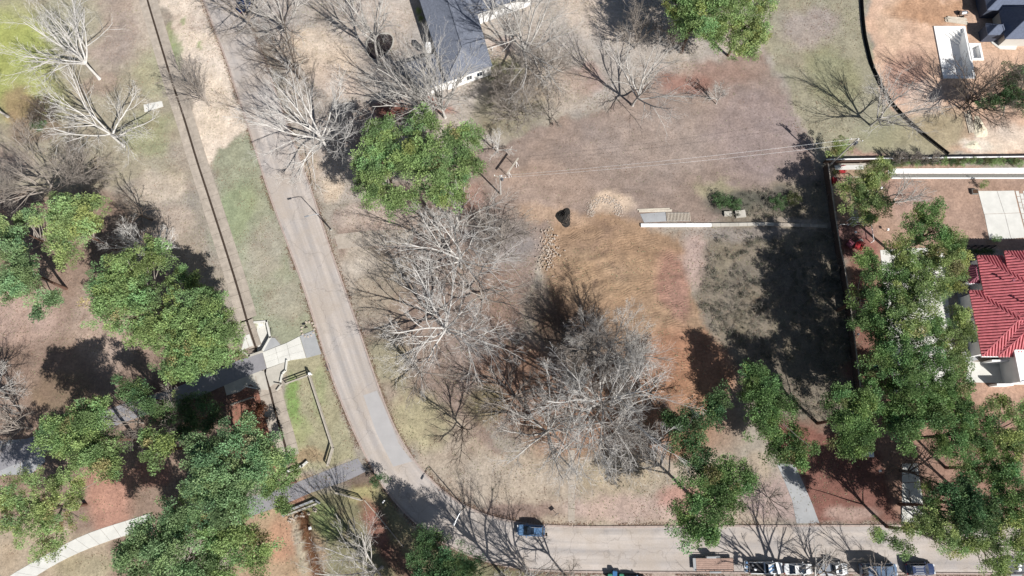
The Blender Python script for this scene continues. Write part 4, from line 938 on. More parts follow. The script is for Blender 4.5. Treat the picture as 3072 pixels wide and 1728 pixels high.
for px, py, lb in ((2636, 570, 'white garden lantern under the right edge of the yellow green pine'), (2640, 596, 'white garden lantern on bare lawn just below the first one'), (2655, 694, 'white garden lantern beside the tree shadow on the brown lawn'), (2559, 702, 'white garden lantern inside the leaf strewn enclosure'), (2631, 1412, 'white lantern left of the pale neighbour driveway'), (2566, 1006, 'white lantern close to the side wall under the tall pines')):
    lt = empty('garden_lantern', W(px, py), lb, 'lantern'); MB().cyl((0, 0, .5), .05, 1.0, 6).build('post', M['blackm'], lt); MB().box((0, 0, 1.1), (.42, .42, .3), taper=.7).build('lamp_shade', M['white'], lt)
tr_ = empty('trampoline', W(2627, 1114), 'small round trampoline with green rim in the shade by the side wall', 'trampoline')
MB().cyl((0, 0, .5), .85, .04, 24).build('mat', M['black'], tr_)
rg_ = MB(); pts = [(1.0 * math.cos(a * math.pi / 12), 1.0 * math.sin(a * math.pi / 12), .52) for a in range(25)]; rg_.tube(pts, .13, 6); rg_.build('rim', M['teal'], tr_)
for i in range(4): MB().cyl((.9 * math.cos(i * 1.57), .9 * math.sin(i * 1.57), .25), .04, .5, 6).build('leg', M['steel'], tr_)
gt = rail_fence('metal_gate', [(2892, 744), (2972, 745)], 1.5, 'black metal fence north of the red roofed house', M['blackm'], 2, 1.2)
# heart shaped planting bed
hb = empty('heart_shaped_bed', W(1136, 140), 'dark mulched planting bed edged in pale stone in the upper yard', 'planting bed'); o = Vector(hb.location)
hp = [(1098, 150), (1099, 125), (1112, 108), (1140, 102), (1170, 101), (1182, 114), (1178, 140), (1160, 164), (1140, 180), (1122, 183), (1106, 172)]
hv = np.array([tuple((W(*p) - o)[:2]) for p in hp]); hv = smooth(resample(np.vstack([hv, hv[:1]]), 40), 3)
MB().prism([tuple(p) for p in hv[:-1]], -.05, .06).build('mulch', M['mulch'], hb)
for a, b in zip(hv[:-1], hv[1:]):
    d = (b - a); d = d / np.hypot(*d); n = np.array([-d[1], d[0]]) * .12; b = b - d * .02; MB().prism([tuple(a + n), tuple(b + n), tuple(b - n), tuple(a - n)], -.05, .2).build('edging_stone', M['conc'], hb)

# ------------------------------------------------------------------ vehicles
def car(name, px, py, L, Wd, Hh, ang, body, label, kind='suv', cat='car', extras=None, roofm=None):
    root = empty(name, W(px, py), label, cat, 'vehicles parked along the street'); root.rotation_euler = (0, 0, math.radians(ang))
    gc = .22; belt = Hh * .56 if kind != 'van' else Hh * .55
    def loft(st, m, nm, z_off=0, parent=root, bev=0):
        V = []; F = []; n = 12
        for (x, hw, zb, zt) in st:
            r_ = min(.12, hw * .3, (zt - zb) * .4)
            ring = [(-hw, zb), (-hw, zb + (zt - zb) * .45), (-hw * .985, zt - r_), (-hw + r_ * .5, zt - r_ * .25), (-hw * .6, zt), (0, zt + .015), (hw * .6, zt), (hw - r_ * .5, zt - r_ * .25), (hw * .985, zt - r_), (hw, zb + (zt - zb) * .45), (hw, zb), (0, zb)]
            V += [(x, a, b) for a, b in ring]
        for i in range(len(st) - 1):
            for k in range(n): F.append((i * n + k, (i + 1) * n + k, (i + 1) * n + (k + 1) % n, i * n + (k + 1) % n))
        F.append(tuple(range(n))); F.append(tuple((len(st) - 1) * n + k for k in range(n))[::-1])
        return MB().add(V, F).build(nm, m, parent, smooth=False)
    w = Wd / 2; x0, x1 = -L / 2, L / 2
    if kind == 'pickup': cab0, cab1 = -.02 * L, .25 * L
    elif kind == 'sedan': cab0, cab1 = -.32 * L, .22 * L
    elif kind == 'van': cab0, cab1 = -.48 * L, .36 * L
    else: cab0, cab1 = -.46 * L, .2 * L
    hood = belt - .06
    loft([(x0, w * .80, .42, belt - .18), (x0 + .06, w * .9, .34, belt - .06), (x0 + .35, w * .97, gc, belt), (cab0, w, gc, belt), (cab1, w, gc, belt), (x1 - .55, w * .96, gc, hood - .06), (x1 - .18, w * .88, .30, hood - .16), (x1, w * .72, .4, hood - .3)], body, 'body')
    gw = w * .90; rt = Hh; rw_ = w * .74
    ws = .62 if kind != 'van' else .5; rs = .35 if kind in ('suv', 'van') else (.75 if kind == 'sedan' else .25)
    loft([(cab0, gw * .97, belt - .02, belt + .03), (cab0 + rs, rw_, belt - .02, rt - .04), (cab1 - ws - .15, rw_, belt - .02, rt - .04), (cab1 + .25, gw * .95, belt - .02, belt + .03)], M['glass'], 'windows')
    rp = MB(); rp.box(((cab0 + rs + cab1 - ws - .15) / 2, 0, rt - .01), (cab1 - ws - .15 - cab0 - rs + .06, rw_ * 2 * .96, .07)); rf = rp.build('roof', roofm or body, root, bevel=.03)
    for s_ in (-1, 1):
        pl_ = MB(); pl_.bar((cab0 + rs, s_ * rw_ * .97, rt - .05), (cab0 + .02, s_ * gw * .95, belt + .02), .09); pl_.bar((cab1 - ws - .15, s_ * rw_ * .97, rt - .05), (cab1 + .22, s_ * gw * .93, belt + .02), .08)
        pl_.bar(((cab0 + cab1) / 2, s_ * rw_ * 1.01, rt - .05), ((cab0 + cab1) / 2, s_ * gw * .97, belt), .07); pl_.build('pillar', body, root)
        mr_ = MB().box((cab1 - .25, s_ * (w + .1), belt + .07), (.16, .24, .16)).build('mirror', body, root, bevel=.02)
        for wx_ in (x0 + L * .19, x1 - L * .19):
            wl = MB().cyl((0, 0, 0), .35, .24, 18, axis='Y').build('wheel', M['rubber'], root); wl.location = (wx_, s_ * (w - .1), .35); MB().cyl((0, s_ * .125, 0), .2, .02, 12, axis='Y').build('rim', M['rim'], wl)
        MB().box((x1 - .14, s_ * w * .62, hood - .24), (.3, w * .36, .14)).build('headlight', M['headl'], root)
        MB().box((x0 + .08, s_ * w * .76, belt - .18), (.14, .2, .26)).build('tail_light', M['taill'], root)
        if kind == 'suv': MB().bar((cab0 + rs + .1, s_ * rw_ * .84, rt + .07), (cab1 - ws - .3, s_ * rw_ * .84, rt + .07), .05).build('roof_rail', M['steel'], root)
    wpr = MB(); wpr.bar((cab1 + .16, -.5, belt + .06), (cab1 + .05, .1, belt + .12), .03); wpr.bar((cab1 + .16, .1, belt + .06), (cab1 + .05, .6, belt + .12), .03); wpr.build('wiper', M['blackm'], root)
    MB().box((x1 - .02, 0, .45), (.12, Wd * .7, .2)).build('bumper', M['cover'], root); MB().box((x0 + .02, 0, .45), (.14, Wd * .75, .22)).build('bumper', M['cover'], root)
    return root, dict(cab0=cab0, cab1=cab1, belt=belt, rt=rt, rw=rw_, w=w, x0=x0, x1=x1, rs=rs, ws=ws)
c1, d = car('parked_suv', 1592, 1590, 4.7, 1.85, 1.8, 180 - 3, P_BLUE, 'steel blue sport utility vehicle with dark sunroof parked facing left against the far kerb')
MB().box((.05, 0, d['rt'] + .035), (1.1, 1.1, .02)).build('sunroof', M['glass'], c1)
for i in range(4): MB().box((-1.25, -.45 + i * .3, d['rt'] + .04), (1.0, .05, .03)).build('roof_rib', P_BLUE, c1)
bk = MB(); bk.box((d['x0'] - .28, .5, .6), (.3, .5, .3)); bk.bar((d['x0'], 0, .5), (d['x0'] - .3, 0, .5), .08); bk.build('tow_hitch', M['blackm'], c1)
c2, d = car('parked_sedan', 2389, 1705, 4.7, 1.8, 1.45, 0, P_WHITE, 'white sedan with a small sunroof parked between the pickups', 'sedan')
MB().box((.1, 0, d['rt'] + .035), (.5, .9, .02)).build('sunroof', M['glass'], c2)
c3, d = car('parked_pickup', 2292, 1702, 5.6, 1.95, 1.85, 0, P_WHITE, 'white and blue striped pickup loaded with small engines behind the flat trailer', 'pickup', 'pickup')
for k, y in enumerate((-.55, 0, .5)):
    a_ = MB(); a_.add([(d['x1'] - 1.5 + k * .1, y * 1.2 - .12, d['belt'] - .02), (d['x1'] - .7, y - .1, d['belt'] - .06), (d['x1'] - .7, y + .16, d['belt'] - .06), (d['x1'] - 1.5 + k * .1, y * 1.2 + .16, d['belt'] - .02)], [(0, 1, 2, 3)]); 
bd = MB(); bd.box((d['x0'] + 1.25, 0, d['belt'] + .03), (2.3, 1.6, .05)); bd.build('bed_liner', M['blackm'], c3)
MB().box((.5, .28, d['rt'] + .045), (1.0, .22, .02), .55).build('stripe', P_BLUE, c3); MB().box((.5, -.28, d['rt'] + .045), (1.0, .22, .02), .55).build('stripe', P_BLUE, c3)
for i in range(3):
    en = empty('small_engine', W(2236, 1687 + i * 12.5, 1.3), ['topmost', 'middle', 'lowest'][i] + ' of three small metal engines at the tail of the white pickup', 'engine', 'engines in the pickup bed'); 
    MB().box((0, 0, .15), (.55, .5, .35)).build('block', M['steel'], en, bevel=.03); MB().cyl((.1, 0, .4), .17, .14, 12).build('cover', P_BLUE, en); MB().cyl((.45, .1, .2), .1, .4, 8, axis='X').build('muffler', M['blackm'], en)
for i, (x, y) in enumerate(((2258, 1696), (2266, 1708))):
    tag(MB().cyl((*W(x, y, 1.35)[:2], 1.35), .26, .35, 12, r2=.2).build('fuel_drum', M['white' if i else 'cover']), ['dark', 'white'][i] + ' round tank in the bed of the white pickup', 'tank')
c4, d = car('parked_pickup', 2490, 1705, 5.1, 1.95, 1.9, 0, P_WHITE, 'white pickup with a grey bed cover under the bare branches', 'pickup', 'pickup')
MB().box((d['x0'] + 1.2, 0, d['belt'] + .06), (2.25, 1.65, .08)).build('bed_cover', P_GREY, c4, bevel=.02)
c5, d = car('parked_van', 2626, 1706, 6.0, 2.05, 2.7, 0, P_SLATE, 'long slate blue van with a ribbed roof parked at the bottom edge', 'van', 'van')
for i in range(7): MB().box(((d['cab0'] + d['cab1']) / 2 - .2, -.6 + i * .2, d['rt'] + .04), (3.9, .06, .03)).build('roof_rib', P_SLATE, c5)
c6, d = car('parked_suv', 2753, 1705, 4.8, 1.9, 1.85, 0, P_NAVY, 'dark navy sport utility vehicle with silver roof rails')
for i in range(3): MB().box((-.75, -.35 + i * .35, d['rt'] + .05), (1.3, .05, .03)).build('roof_bar', M['steel'], c6)
c7, d = car('parked_car', 1896, 1744, 4.5, 1.8, 1.5, 0, P_BLUE, 'blue car only partly inside the bottom edge beside the bins', 'sedan')
def trailer(name, px, py, L, Wd, label, m, rails=True, side=.35):
    root = empty(name, W(px, py), label, 'trailer'); n = int(Wd / .28)
    for i in range(n): MB().box((0, -Wd / 2 + (i + .5) * Wd / n, .62), (L, Wd / n - .025, .07)).build('plank', m, root)
    f = MB()
    for s_ in (-1, 1): f.bar((-L / 2, s_ * Wd / 2, .58), (L / 2, s_ * Wd / 2, .58), .1, .14)
    f.bar((-L / 2, -Wd / 2, .56), (-L / 2, Wd / 2, .56), .1); f.bar((L / 2, -Wd / 2, .56), (L / 2, Wd / 2, .56), .1); f.bar((L / 2, 0, .52), (L / 2 + 1.2, 0, .5), .1); f.build('frame', M['blackm'], root)
    for s_ in (-1, 1):
        for k in (-.45, .45):
            MB().cyl((k, s_ * (Wd / 2 + .16), .34), .34, .2, 16, axis='Y').build('wheel', M['rubber'], root)
        MB().box((0, s_ * (Wd / 2 + .16), .74), (1.9, .3, .05)).build('mudguard', M['conc_gr'], root)
        if rails: MB().bar((-L / 2, s_ * Wd / 2, .62 + side), (L / 2, s_ * Wd / 2, .62 + side), .06).build('side_rail', M['blackm'], root)
        if rails:
            for k in range(5): MB().bar((-L / 2 + k * L / 4, s_ * Wd / 2, .6), (-L / 2 + k * L / 4, s_ * Wd / 2, .62 + side), .05).build('stake', M['blackm'], root)
    MB().box((-L / 2 - .25, 0, .6), (.5, Wd * .96, .06)).build('ramp', M['conc_gr'], root)
    return root
t1_ = trailer('flatbed_trailer', 2141, 1692, 6.2, 2.05, 'empty timber decked flatbed trailer hitched behind the white pickup', M['deck'])
MB().box((-.7, 1.2, 1.0), (1.6, .3, 1.0)).build('side_box', M['conc_gr'], t1_)
t2_ = trailer('utility_trailer', 3036, 1702, 4.4, 1.9, 'small metal utility trailer at the lower right corner', M['cover'])
for i, (x, y) in enumerate(((3058, 1694), (3056, 1708))):
    tag(MB().cyl((*W(x, y, .8)[:2], .9), .36, .5, 14, r2=.25).build('white_tub', M['white']), ['upper', 'lower'][i] + ' white round tub standing on the small metal trailer', 'tub')
def bin_(px, py, m, label):
    root = empty('wheeled_bin', W(px, py), label, 'bin', rz=R.uniform(-.1, .1)); MB().box((0, 0, .5), (.62, .7, 1.0), taper=1.12).build('bin_body', m, root, bevel=.02); MB().box((0, -.02, 1.04), (.74, .84, .08)).build('lid', m, root, bevel=.02)
    MB().box((0, .45, .98), (.6, .06, .06)).build('handle', m, root)
    for s_ in (-1, 1): MB().cyl((s_ * .3, .36, .12), .12, .06, 10, axis='X').build('wheel', M['rubber'], root)
bin_(1842, 1719, M['binblue'], 'blue wheeled bin at the kerb between the two green ones'); bin_(1828, 1728, M['teal'], 'green wheeled bin left of the blue one'); bin_(1862, 1728, M['teal'], 'green wheeled bin right of the blue one')
wc = car('parked_car', 985, 12, 4.5, 1.8, 1.5, 60, P_NAVY, 'dark blue car half hidden by bare branches at the very top edge of the road', 'sedan')[0]; wc.location = W(738, 18)

# ------------------------------------------------------------------ bare trees
def tubes_np(P_, Rr, sides):
    """P_ (N,S+1,3), Rr (N,S+1) -> verts, quads"""
    N, S, _ = P_.shape
    d = np.gradient(P_, axis=1); d /= np.linalg.norm(d, axis=2, keepdims=True) + 1e-9
    up = np.zeros_like(d); up[..., 2] = 1; st = np.abs(d[..., 2]) > .9; up[st] = (0, 1, 0)
    x = np.cross(d, up); x /= np.linalg.norm(x, axis=2, keepdims=True) + 1e-9; y = np.cross(x, d)
    a = np.arange(sides) * 2 * np.pi / sides
    V = P_[:, :, None, :] + (x[:, :, None, :] * np.cos(a)[None, None, :, None] + y[:, :, None, :] * np.sin(a)[None, None, :, None]) * Rr[:, :, None, None]
    base = (np.arange(N) * S * sides)[:, None, None] + (np.arange(S - 1) * sides)[None, :, None]; k = np.arange(sides)[None, None, :]; k2 = (k + 1) % sides
    Q = np.stack([base + k, base + k2, base + k2 + sides, base + k + sides], -1).reshape(-1, 4)
    return V.reshape(-1, 3), Q
def ribbons_np(P_, Rr):
    N, S, _ = P_.shape; d = P_[:, -1] - P_[:, 0]; x = np.cross(d, np.random.default_rng(N).normal(0, 1, (N, 3))); x /= np.linalg.norm(x, axis=1, keepdims=True) + 1e-9
    w = x[:, None, :] * Rr[:, :, None] * 1.05; V = np.stack([P_ - w, P_ + w], 2)
    base = (np.arange(N) * S * 2)[:, None] + (np.arange(S - 1) * 2)[None, :]
    return V.reshape(-1, 3), np.stack([base, base + 1, base + 3, base + 2], -1).reshape(-1, 4)
def grow(o, d, L, r0, r1, nseg, wander, lift, rg):
    N = len(o); P_ = np.zeros((N, nseg + 1, 3)); P_[:, 0] = o; d = d / np.linalg.norm(d, axis=1, keepdims=True)
    for i in range(nseg):
        d = d + rg.normal(0, wander, (N, 3)); d[:, 2] += lift; d /= np.linalg.norm(d, axis=1, keepdims=True)
        P_[:, i + 1] = P_[:, i] + d * (L / nseg)[:, None]
    t = np.linspace(0, 1, nseg + 1)[None, :]
    return P_, r0[:, None] * (1 - t) + r1[:, None] * t
def children(P_, Rr, L, nch, t0, t1, ang, ratio, nseg, wander, lift, rg, rscale=.62, rmin=.012):
    N, S, _ = P_.shape; t = t0 + (t1 - t0) * (np.arange(nch)[None, :] + rg.random((N, nch))) / nch
    f = t * (S - 1); i = np.minimum(f.astype(int), S - 2); u = f - i; n = np.arange(N)[:, None]
    o = P_[n, i] * (1 - u)[..., None] + P_[n, i + 1] * u[..., None]; tan = P_[n, i + 1] - P_[n, i]; tan /= np.linalg.norm(tan, axis=2, keepdims=True) + 1e-9
    rr = Rr[n, i] * (1 - u) + Rr[n, i + 1] * u
    rv = rg.normal(0, 1, tan.shape); rv -= (rv * tan).sum(2, keepdims=True) * tan; rv /= np.linalg.norm(rv, axis=2, keepdims=True) + 1e-9
    a = ang * rg.uniform(.6, 1.35, t.shape); d = tan * np.cos(a)[..., None] + rv * np.sin(a)[..., None]
    l = L[:, None] * ratio * (1.15 - .65 * t) * rg.uniform(.65, 1.3, t.shape); r0 = np.maximum(rr * rscale, rmin)
    o = o.reshape(-1, 3); d = d.reshape(-1, 3); l = l.ravel(); r0 = r0.ravel()
    p, r = grow(o, d, l, r0, np.maximum(r0 * .35, rmin * .7), nseg, wander, lift, rg); return p, r, l
def bare_tree(px, py, h, cr, bark, label, nl=7, tw=1.0, form='spread', lean=(0, 0), seed=None, stems=1, r=None, name='bare_tree', group=None, z=0.0, dense=1.0, off=None):
    rg = np.random.default_rng(seed if seed is not None else int(px * 31 + py)); root = empty(name, W(px, py), label, 'tree' if h > 4.5 else 'shrub', group)
    if h >= 12: cr *= 1.18; h *= 1.05
    r = r or h * .0135 + .04
    for _s in range(stems):
        so_ = rg.normal(0, .5 if stems > 1 else 0, 3); so_[2] = -.1
        th_h = h * {'spread': .3, 'vase': .22, 'tall': .5}[form]
        d0 = np.array([[lean[0] * .12 + rg.normal(0, .05), lean[1] * .12 + rg.normal(0, .05), 1.0]])
        rr = r / stems ** .4
        TP, TR = grow(so_[None], d0, np.array([th_h]), np.array([rr]), np.array([rr * .75]), 5, .04, 0, rg)
        TR[:, 0] *= 1.5
        V, Q = tubes_np(TP, TR, 10); npmesh('trunk', V, Q, mat=bark, parent=root, smooth=True)
        az = 2 * np.pi * (np.arange(nl) + rg.random(nl) * .7) / nl + rg.random() * 6
        spread = {'spread': 1.0, 'vase': .5, 'tall': .75}[form]
        el = rg.uniform(.55, 1.45, nl) * spread; el[:2] *= .35
        d = np.stack([np.sin(el) * np.cos(az) + lean[0] * .35, np.sin(el) * np.sin(az) + lean[1] * .35, np.cos(el) + .12], 1)
        t = .62 + .38 * rg.random(nl); t[:2] = 1; f = t * 5; i = np.minimum(f.astype(int), 4); u = f - i
        o = TP[0, i] * (1 - u)[:, None] + TP[0, i + 1] * u[:, None]
        hor = np.hypot(d[:, 0], d[:, 1]) / np.linalg.norm(d, axis=1); ver = d[:, 2] / np.linalg.norm(d, axis=1)
        L = np.minimum(cr * 1.22 / (hor + .12), (h - o[:, 2]) / (np.maximum(ver, .15)) * 1.05) * rg.uniform(.75, 1.0, nl); L = np.minimum(L, h * .9)
        LP, LR = grow(o, d, L, np.full(nl, rr * .72), np.full(nl, .05), 8, .085, .015, rg)
        V, Q = tubes_np(LP, LR, 7); n_per = 9 * 7
        for k in range(nl):
            q = Q[(Q[:, 0] >= k * n_per) & (Q[:, 0] < (k + 1) * n_per)] - k * n_per
            npmesh('limb', V[k * n_per:(k + 1) * n_per], q, mat=bark, parent=root, smooth=True)
        VV = []; QQ = []; nv = 0
        c2 = children(LP, LR, L, max(4, int(7.4 * dense)), .2, .97, .58, .6, 6, .09, .02, rg, .66, .03)
        c3 = children(*c2, max(3, int(5.2 * dense)), .2, 1, .62, .56, 3, .11, .02, rg, .62, .017)
        c4 = children(*c3, max(3, int(4.4 * tw)), .15, 1, .6, .62, 2, .12, .03, rg, .7, .011)
        c5 = children(*c4, max(2, int(2.5 * tw)), .15, 1, .5, .75, 1, .1, .04, rg, .8, .008)
        for (p, rd, _l), sd in ((c2, 5), (c3, 3), (c4, 0), (c5, 0)):
            v, q = tubes_np(p, rd, sd) if sd else ribbons_np(p, rd); VV.append(v); QQ.append(q + nv); nv += len(v)
        cw = npmesh('crown', np.concatenate(VV), np.concatenate(QQ), mat=bark, parent=root); tag(cw, kind='stuff')
    return root
B1_, B2_, B3_, BW_ = M['bark'], M['bark2'], M['bark3'], M['barkw']
bare_tree(298, 236, 17, 8.5, BW_, 'large pale bare tree in the upper left yard with its crown leaning to the corner', 8, 1.1, lean=(-.4, .4))
bare_tree(372, 438, 15, 8, BW_, 'pale bare tree with white root flare just left of the drainage channel', 7, 1, lean=(-.3, .3))
bare_tree(24, 350, 14, 6, B1_, 'bare tree at the left edge over the bright yellow green grass', 6, 1)
bare_tree(150, 350, 4.2, 4, B3_, 'dark tangled undergrowth shrub at the edge of the upper left yard', 8, .9, 'spread', stems=2, name='bare_shrub')
bare_tree(190, 590, 13, 8.5, B2_, 'brownish densely twigged bare tree above the left hand pines', 9, 1.5, dense=1.2)
bare_tree(265, 545, 9, 6, B2_, 'smaller brownish bare tree between the densely twigged one and the channel lawn', 8, 1.2)
bare_tree(40, 610, 10, 6, B2_, 'brownish bare tree squeezed against the left edge above the bluish pine', 7, 1.2)
bare_tree(628, 318, 9, 4.6, B2_, 'small upright twiggy tree on the pale sand between channel and road', 8, 1.3, 'vase', lean=(-.5, .3))
bare_tree(445, 756, 11, 4.5, BW_, 'white barked bare tree at the top of the middle left pines', 6, 1)
bare_tree(500, 770, 10, 4.2, BW_, 'second white barked bare tree leaning towards the channel', 5, .9, lean=(.4, 0))
bare_tree(455, 660, 9, 4, B3_, 'thin dark bare tree on the lawn above the white barked pair', 4, .7, 'tall')
bare_tree(985, 448, 16, 8.5, BW_, 'big bright bare tree beside the road left of the central pine clump', 9, 1.2, lean=(-.4, .3))
bare_tree(868, 112, 14, 7.5, B1_, 'bare tree overhanging the top stretch of the road', 8, 1.1)
bare_tree(770, 92, 14, 7, B2_, 'bare tree on the far verge at the very top of the road', 7, 1.1)
bare_tree(900, 235, 12, 7, B3_, 'dark twigged bare tree between the road and the upper sandy yard', 7, 1)
bare_tree(1138, 195, 16, 8, B1_, 'bare tree whose trunk shadow crosses the heart shaped bed', 7, 1.1, 'tall', lean=(-.3, .3))
bare_tree(1335, 352, 17, 8.5, B1_, 'fan shaped bare tree rising in front of the slate roofed house', 9, .8, 'vase')
bare_tree(1300, 358, 17, 8, B1_, 'fan shaped bare tree rooted just left of the one before the slate roofed house', 7, .8, 'vase', lean=(-.6, .1))
bare_tree(1568, 198, 18, 9, B1_, 'thick trunked bare tree with wide root flare right of the slate roofed house', 9, 1.2)
bare_tree(1500, 40, 12, 6, B1_, 'bare tree reaching over the white wing of the slate roofed house', 6, .8)
bare_tree(1560, 350, 8, 5.5, B2_, 'low brown thicket tree below the thick trunked bare tree', 9, 1.3, stems=2)
bare_tree(1510, 275, 6, 3.2, B2_, 'low brown thicket tree at the corner of the slate roofed house', 8, 1.2, stems=2)
bare_tree(1640, 250, 8, 5.5, B2_, 'brown thicket tree spreading right of the thick trunked bare tree', 8, 1.2, stems=2)
bare_tree(1494, 458, 5.5, 3, BW_, 'small white trunked bare tree above the swing frame', 5, .8)
bare_tree(1655, 358, 5, 3.2, B2_, 'small bare tree on the upper boundary of the lot', 5, .8)
bare_tree(1897, 316, 14, 8.5, B1_, 'solitary bare tree on the upper boundary throwing a bold shadow', 7, .9)
bare_tree(2148, 312, 4.4, 2.8, B1_, 'tiny bare sapling on the reddish lawn near the right corner of the lot', 5, .8, lean=(-.4, .4), name='bare_sapling')
bare_tree(1905, 145, 9, 3.8, B2_, 'upright grey bare tree in the shadow of the top pines', 8, 1.3, 'vase')
bare_tree(2010, 150, 8, 3.6, B2_, 'grey bare tree beside the top pine clump', 8, 1.3, 'vase')
bare_tree(2612, 376, 12, 7.5, B1_, 'bare tree standing beside the black silt fence', 7, 1)
bare_tree(2892, 336, 11.5, 7, B3_, 'big dark bare tree below the empty pool', 8, 1.0, stems=2, lean=(.3, -.1))
bare_tree(2985, 330, 11, 6, B2_, 'bare tree right of the big dark one at the right edge', 8, 1.3)
bare_tree(2655, 618, 8, 4.6, B1_, 'bare tree leaning over the brown lawn behind the side wall', 5, .6, lean=(.9, .3))
bare_tree(1384, 802, 15, 8, BW_, 'uppermost bright bare tree of the group near the road in the lot', 9, 1.2, lean=(-.3, .4))
bare_tree(1372, 690, 14, 7, B1_, 'bare tree growing up against the lower edge of the central pine clump', 7, .9, lean=(0, .3))
bare_tree(1347, 998, 17, 9.5, BW_, 'largest white limbed bare tree in the lot, closest to the road', 9, 1.35, dense=1.1)
bare_tree(1510, 735, 7, 6, B2_, 'low hazy grey thicket above the orange soil', 9, 1.2, stems=2)
bare_tree(1450, 905, 12, 7, B2_, 'dense bare tree right of the largest white limbed one', 7, .9)
bare_tree(1262, 1115, 9, 6, B2_, 'bare tree on the grass near the road bend', 7, .9)
bare_tree(1390, 1285, 8, 6, B3_, 'dark crooked bare tree over the greenish lawn', 7, .9)
bare_tree(1640, 1302, 16, 8.5, B1_, 'bright bare tree left of the densest crown in the lower lot', 9, 1.3)
bare_tree(1540, 1190, 12, 5.5, B2_, 'bare tree in the middle of the lower left group', 7, 1.0)
bare_tree(1800, 1230, 19, 9.5, BW_, 'tallest bare tree in the densest part of the lower lot', 10, 1.4, dense=1.05)
bare_tree(1835, 1310, 14, 6, B1_, 'bare tree just below and right of the tallest one', 8, 1.1)
bare_tree(1745, 1230, 14, 5.5, B2_, 'bare tree just left of the tallest one', 8, 1.1)
bare_tree(1806, 1094, 15, 6.5, B1_, 'bare tree with the thickest twig haze at the upper edge of the dense group', 9, 2.0, dense=1.25)
bare_tree(1875, 1086, 12, 4, B1_, 'narrow bare tree bordering the orange soil', 7, 1.1, 'vase')
bare_tree(1760, 1070, 13, 5.5, B2_, 'shaded bare tree beside the darkest ground of the lot', 8, 1.8, dense=1.15)
bare_tree(1965, 1330, 9, 4, B2_, 'bare tree between the dense group and the dark lower pine', 7, 1.2)
bare_tree(1945, 1180, 8, 3.5, B3_, 'bare tree over the red brown litter right of the dense group', 7, 1.2)
bare_tree(1700, 1345, 8, 4.5, B1_, 'small pale bare tree by the end of the straight walk', 6, 1.1)
bare_tree(1146, 1702, 13, 8, B1_, 'bare tree at the bottom edge fanning its shadow over the ditch bank', 9, 1.1, 'vase', lean=(-.3, .1))
bare_tree(1522, 1742, 15, 7.5, B1_, 'bare tree outside the bend with a long shadow up the road', 7, 1.1, 'tall')
bare_tree(1610, 1750, 12, 6.5, B2_, 'bare tree at the bottom edge below the blue parked vehicle', 8, 1.1, 'vase')
bare_tree(1705, 1738, 11, 3.5, B2_, 'slim bare tree at the bottom edge left of the bins', 5, .8, 'tall')
bare_tree(2395, 1800, 14, 8, B1_, 'thick limbed bare tree behind the white sedan shading the street', 6, .55, r=.42, dense=.8)
bare_tree(2460, 1712, 8, 4.2, B2_, 'bare street tree spreading over the white pickup', 8, .55, dense=.7)
bare_tree(2620, 1738, 8, 4, B2_, 'bare street tree spreading over the slate blue van', 7, .55, dense=.7)
bare_tree(2700, 1412, 11, 6, B3_, 'dark bare tree over the pale neighbour driveway', 6, .9)
bare_tree(2740, 1548, 8, 4, B3_, 'dark twisting bare tree beside the mouth of the neighbour driveway', 6, .8)
bare_tree(24, 1195, 14, 5.5, B1_, 'grey bare tree at the left edge beside the shaded drive', 7, 1.2)
bare_tree(95, 1285, 11, 5, B2_, 'bare tree above the grey concrete pad', 6, 1.1)
bare_tree(430, 1268, 9, 5, B2_, 'thin bare tree in deep shade between the left pines', 6, 1)
bare_tree(560, 1265, 9, 5, B2_, 'thin bare tree in deep shade below the driveway', 7, 1.1)
bare_tree(2300, 1490, 5, 4.5, B2_, 'low bare tree beside the short grey driveway', 7, 1)

# ------------------------------------------------------------------ evergreen trees
LEAF = dict(g=leafmat('green_needles', (.24, .345, .135)), y=leafmat('yellow_green_needles', (.29, .37, .145)), b=leafmat('bluish_green_needles', (.225, .34, .16)), d=leafmat('dark_green_needles', (.11, .19, .08)), m=leafmat('mid_green_needles', (.175, .275, .10)), o=leafmat('olive_leaves', (.15, .17, .07)), r=leafmat('russet_leaves', (.13, .06, .035)))
def cluster_template(rg, n=92, size=.23, wd=.48, flat=.45, lift=.35):
    u = rg.normal(0, 1, (n, 3)); u /= np.linalg.norm(u, axis=1, keepdims=True); u[:, 2] = np.abs(u[:, 2]) * .9 - .15
    c = u * (rg.random((n, 1)) ** .4); c[:, 2] *= flat
    ax = u + rg.normal(0, .6, (n, 3)); ax[:, 2] += lift; ax /= np.linalg.norm(ax, axis=1, keepdims=True)
    sd = np.cross(ax, rg.normal(0, 1, (n, 3))); sd /= np.linalg.norm(sd, axis=1, keepdims=True)
    s = size * rg.uniform(.6, 1.4, (n, 1)); tip = c + ax * s; a = c + sd * s * wd; b = c - sd * s * wd
    return np.stack([a, b, tip], 1), c   # (n,3,3)
TPL = [cluster_template(np.random.default_rng(200 + i)) for i in range(8)]
TPLS = [cluster_template(np.random.default_rng(300 + i), 70, .24, .45, .8, .2) for i in range(6)]
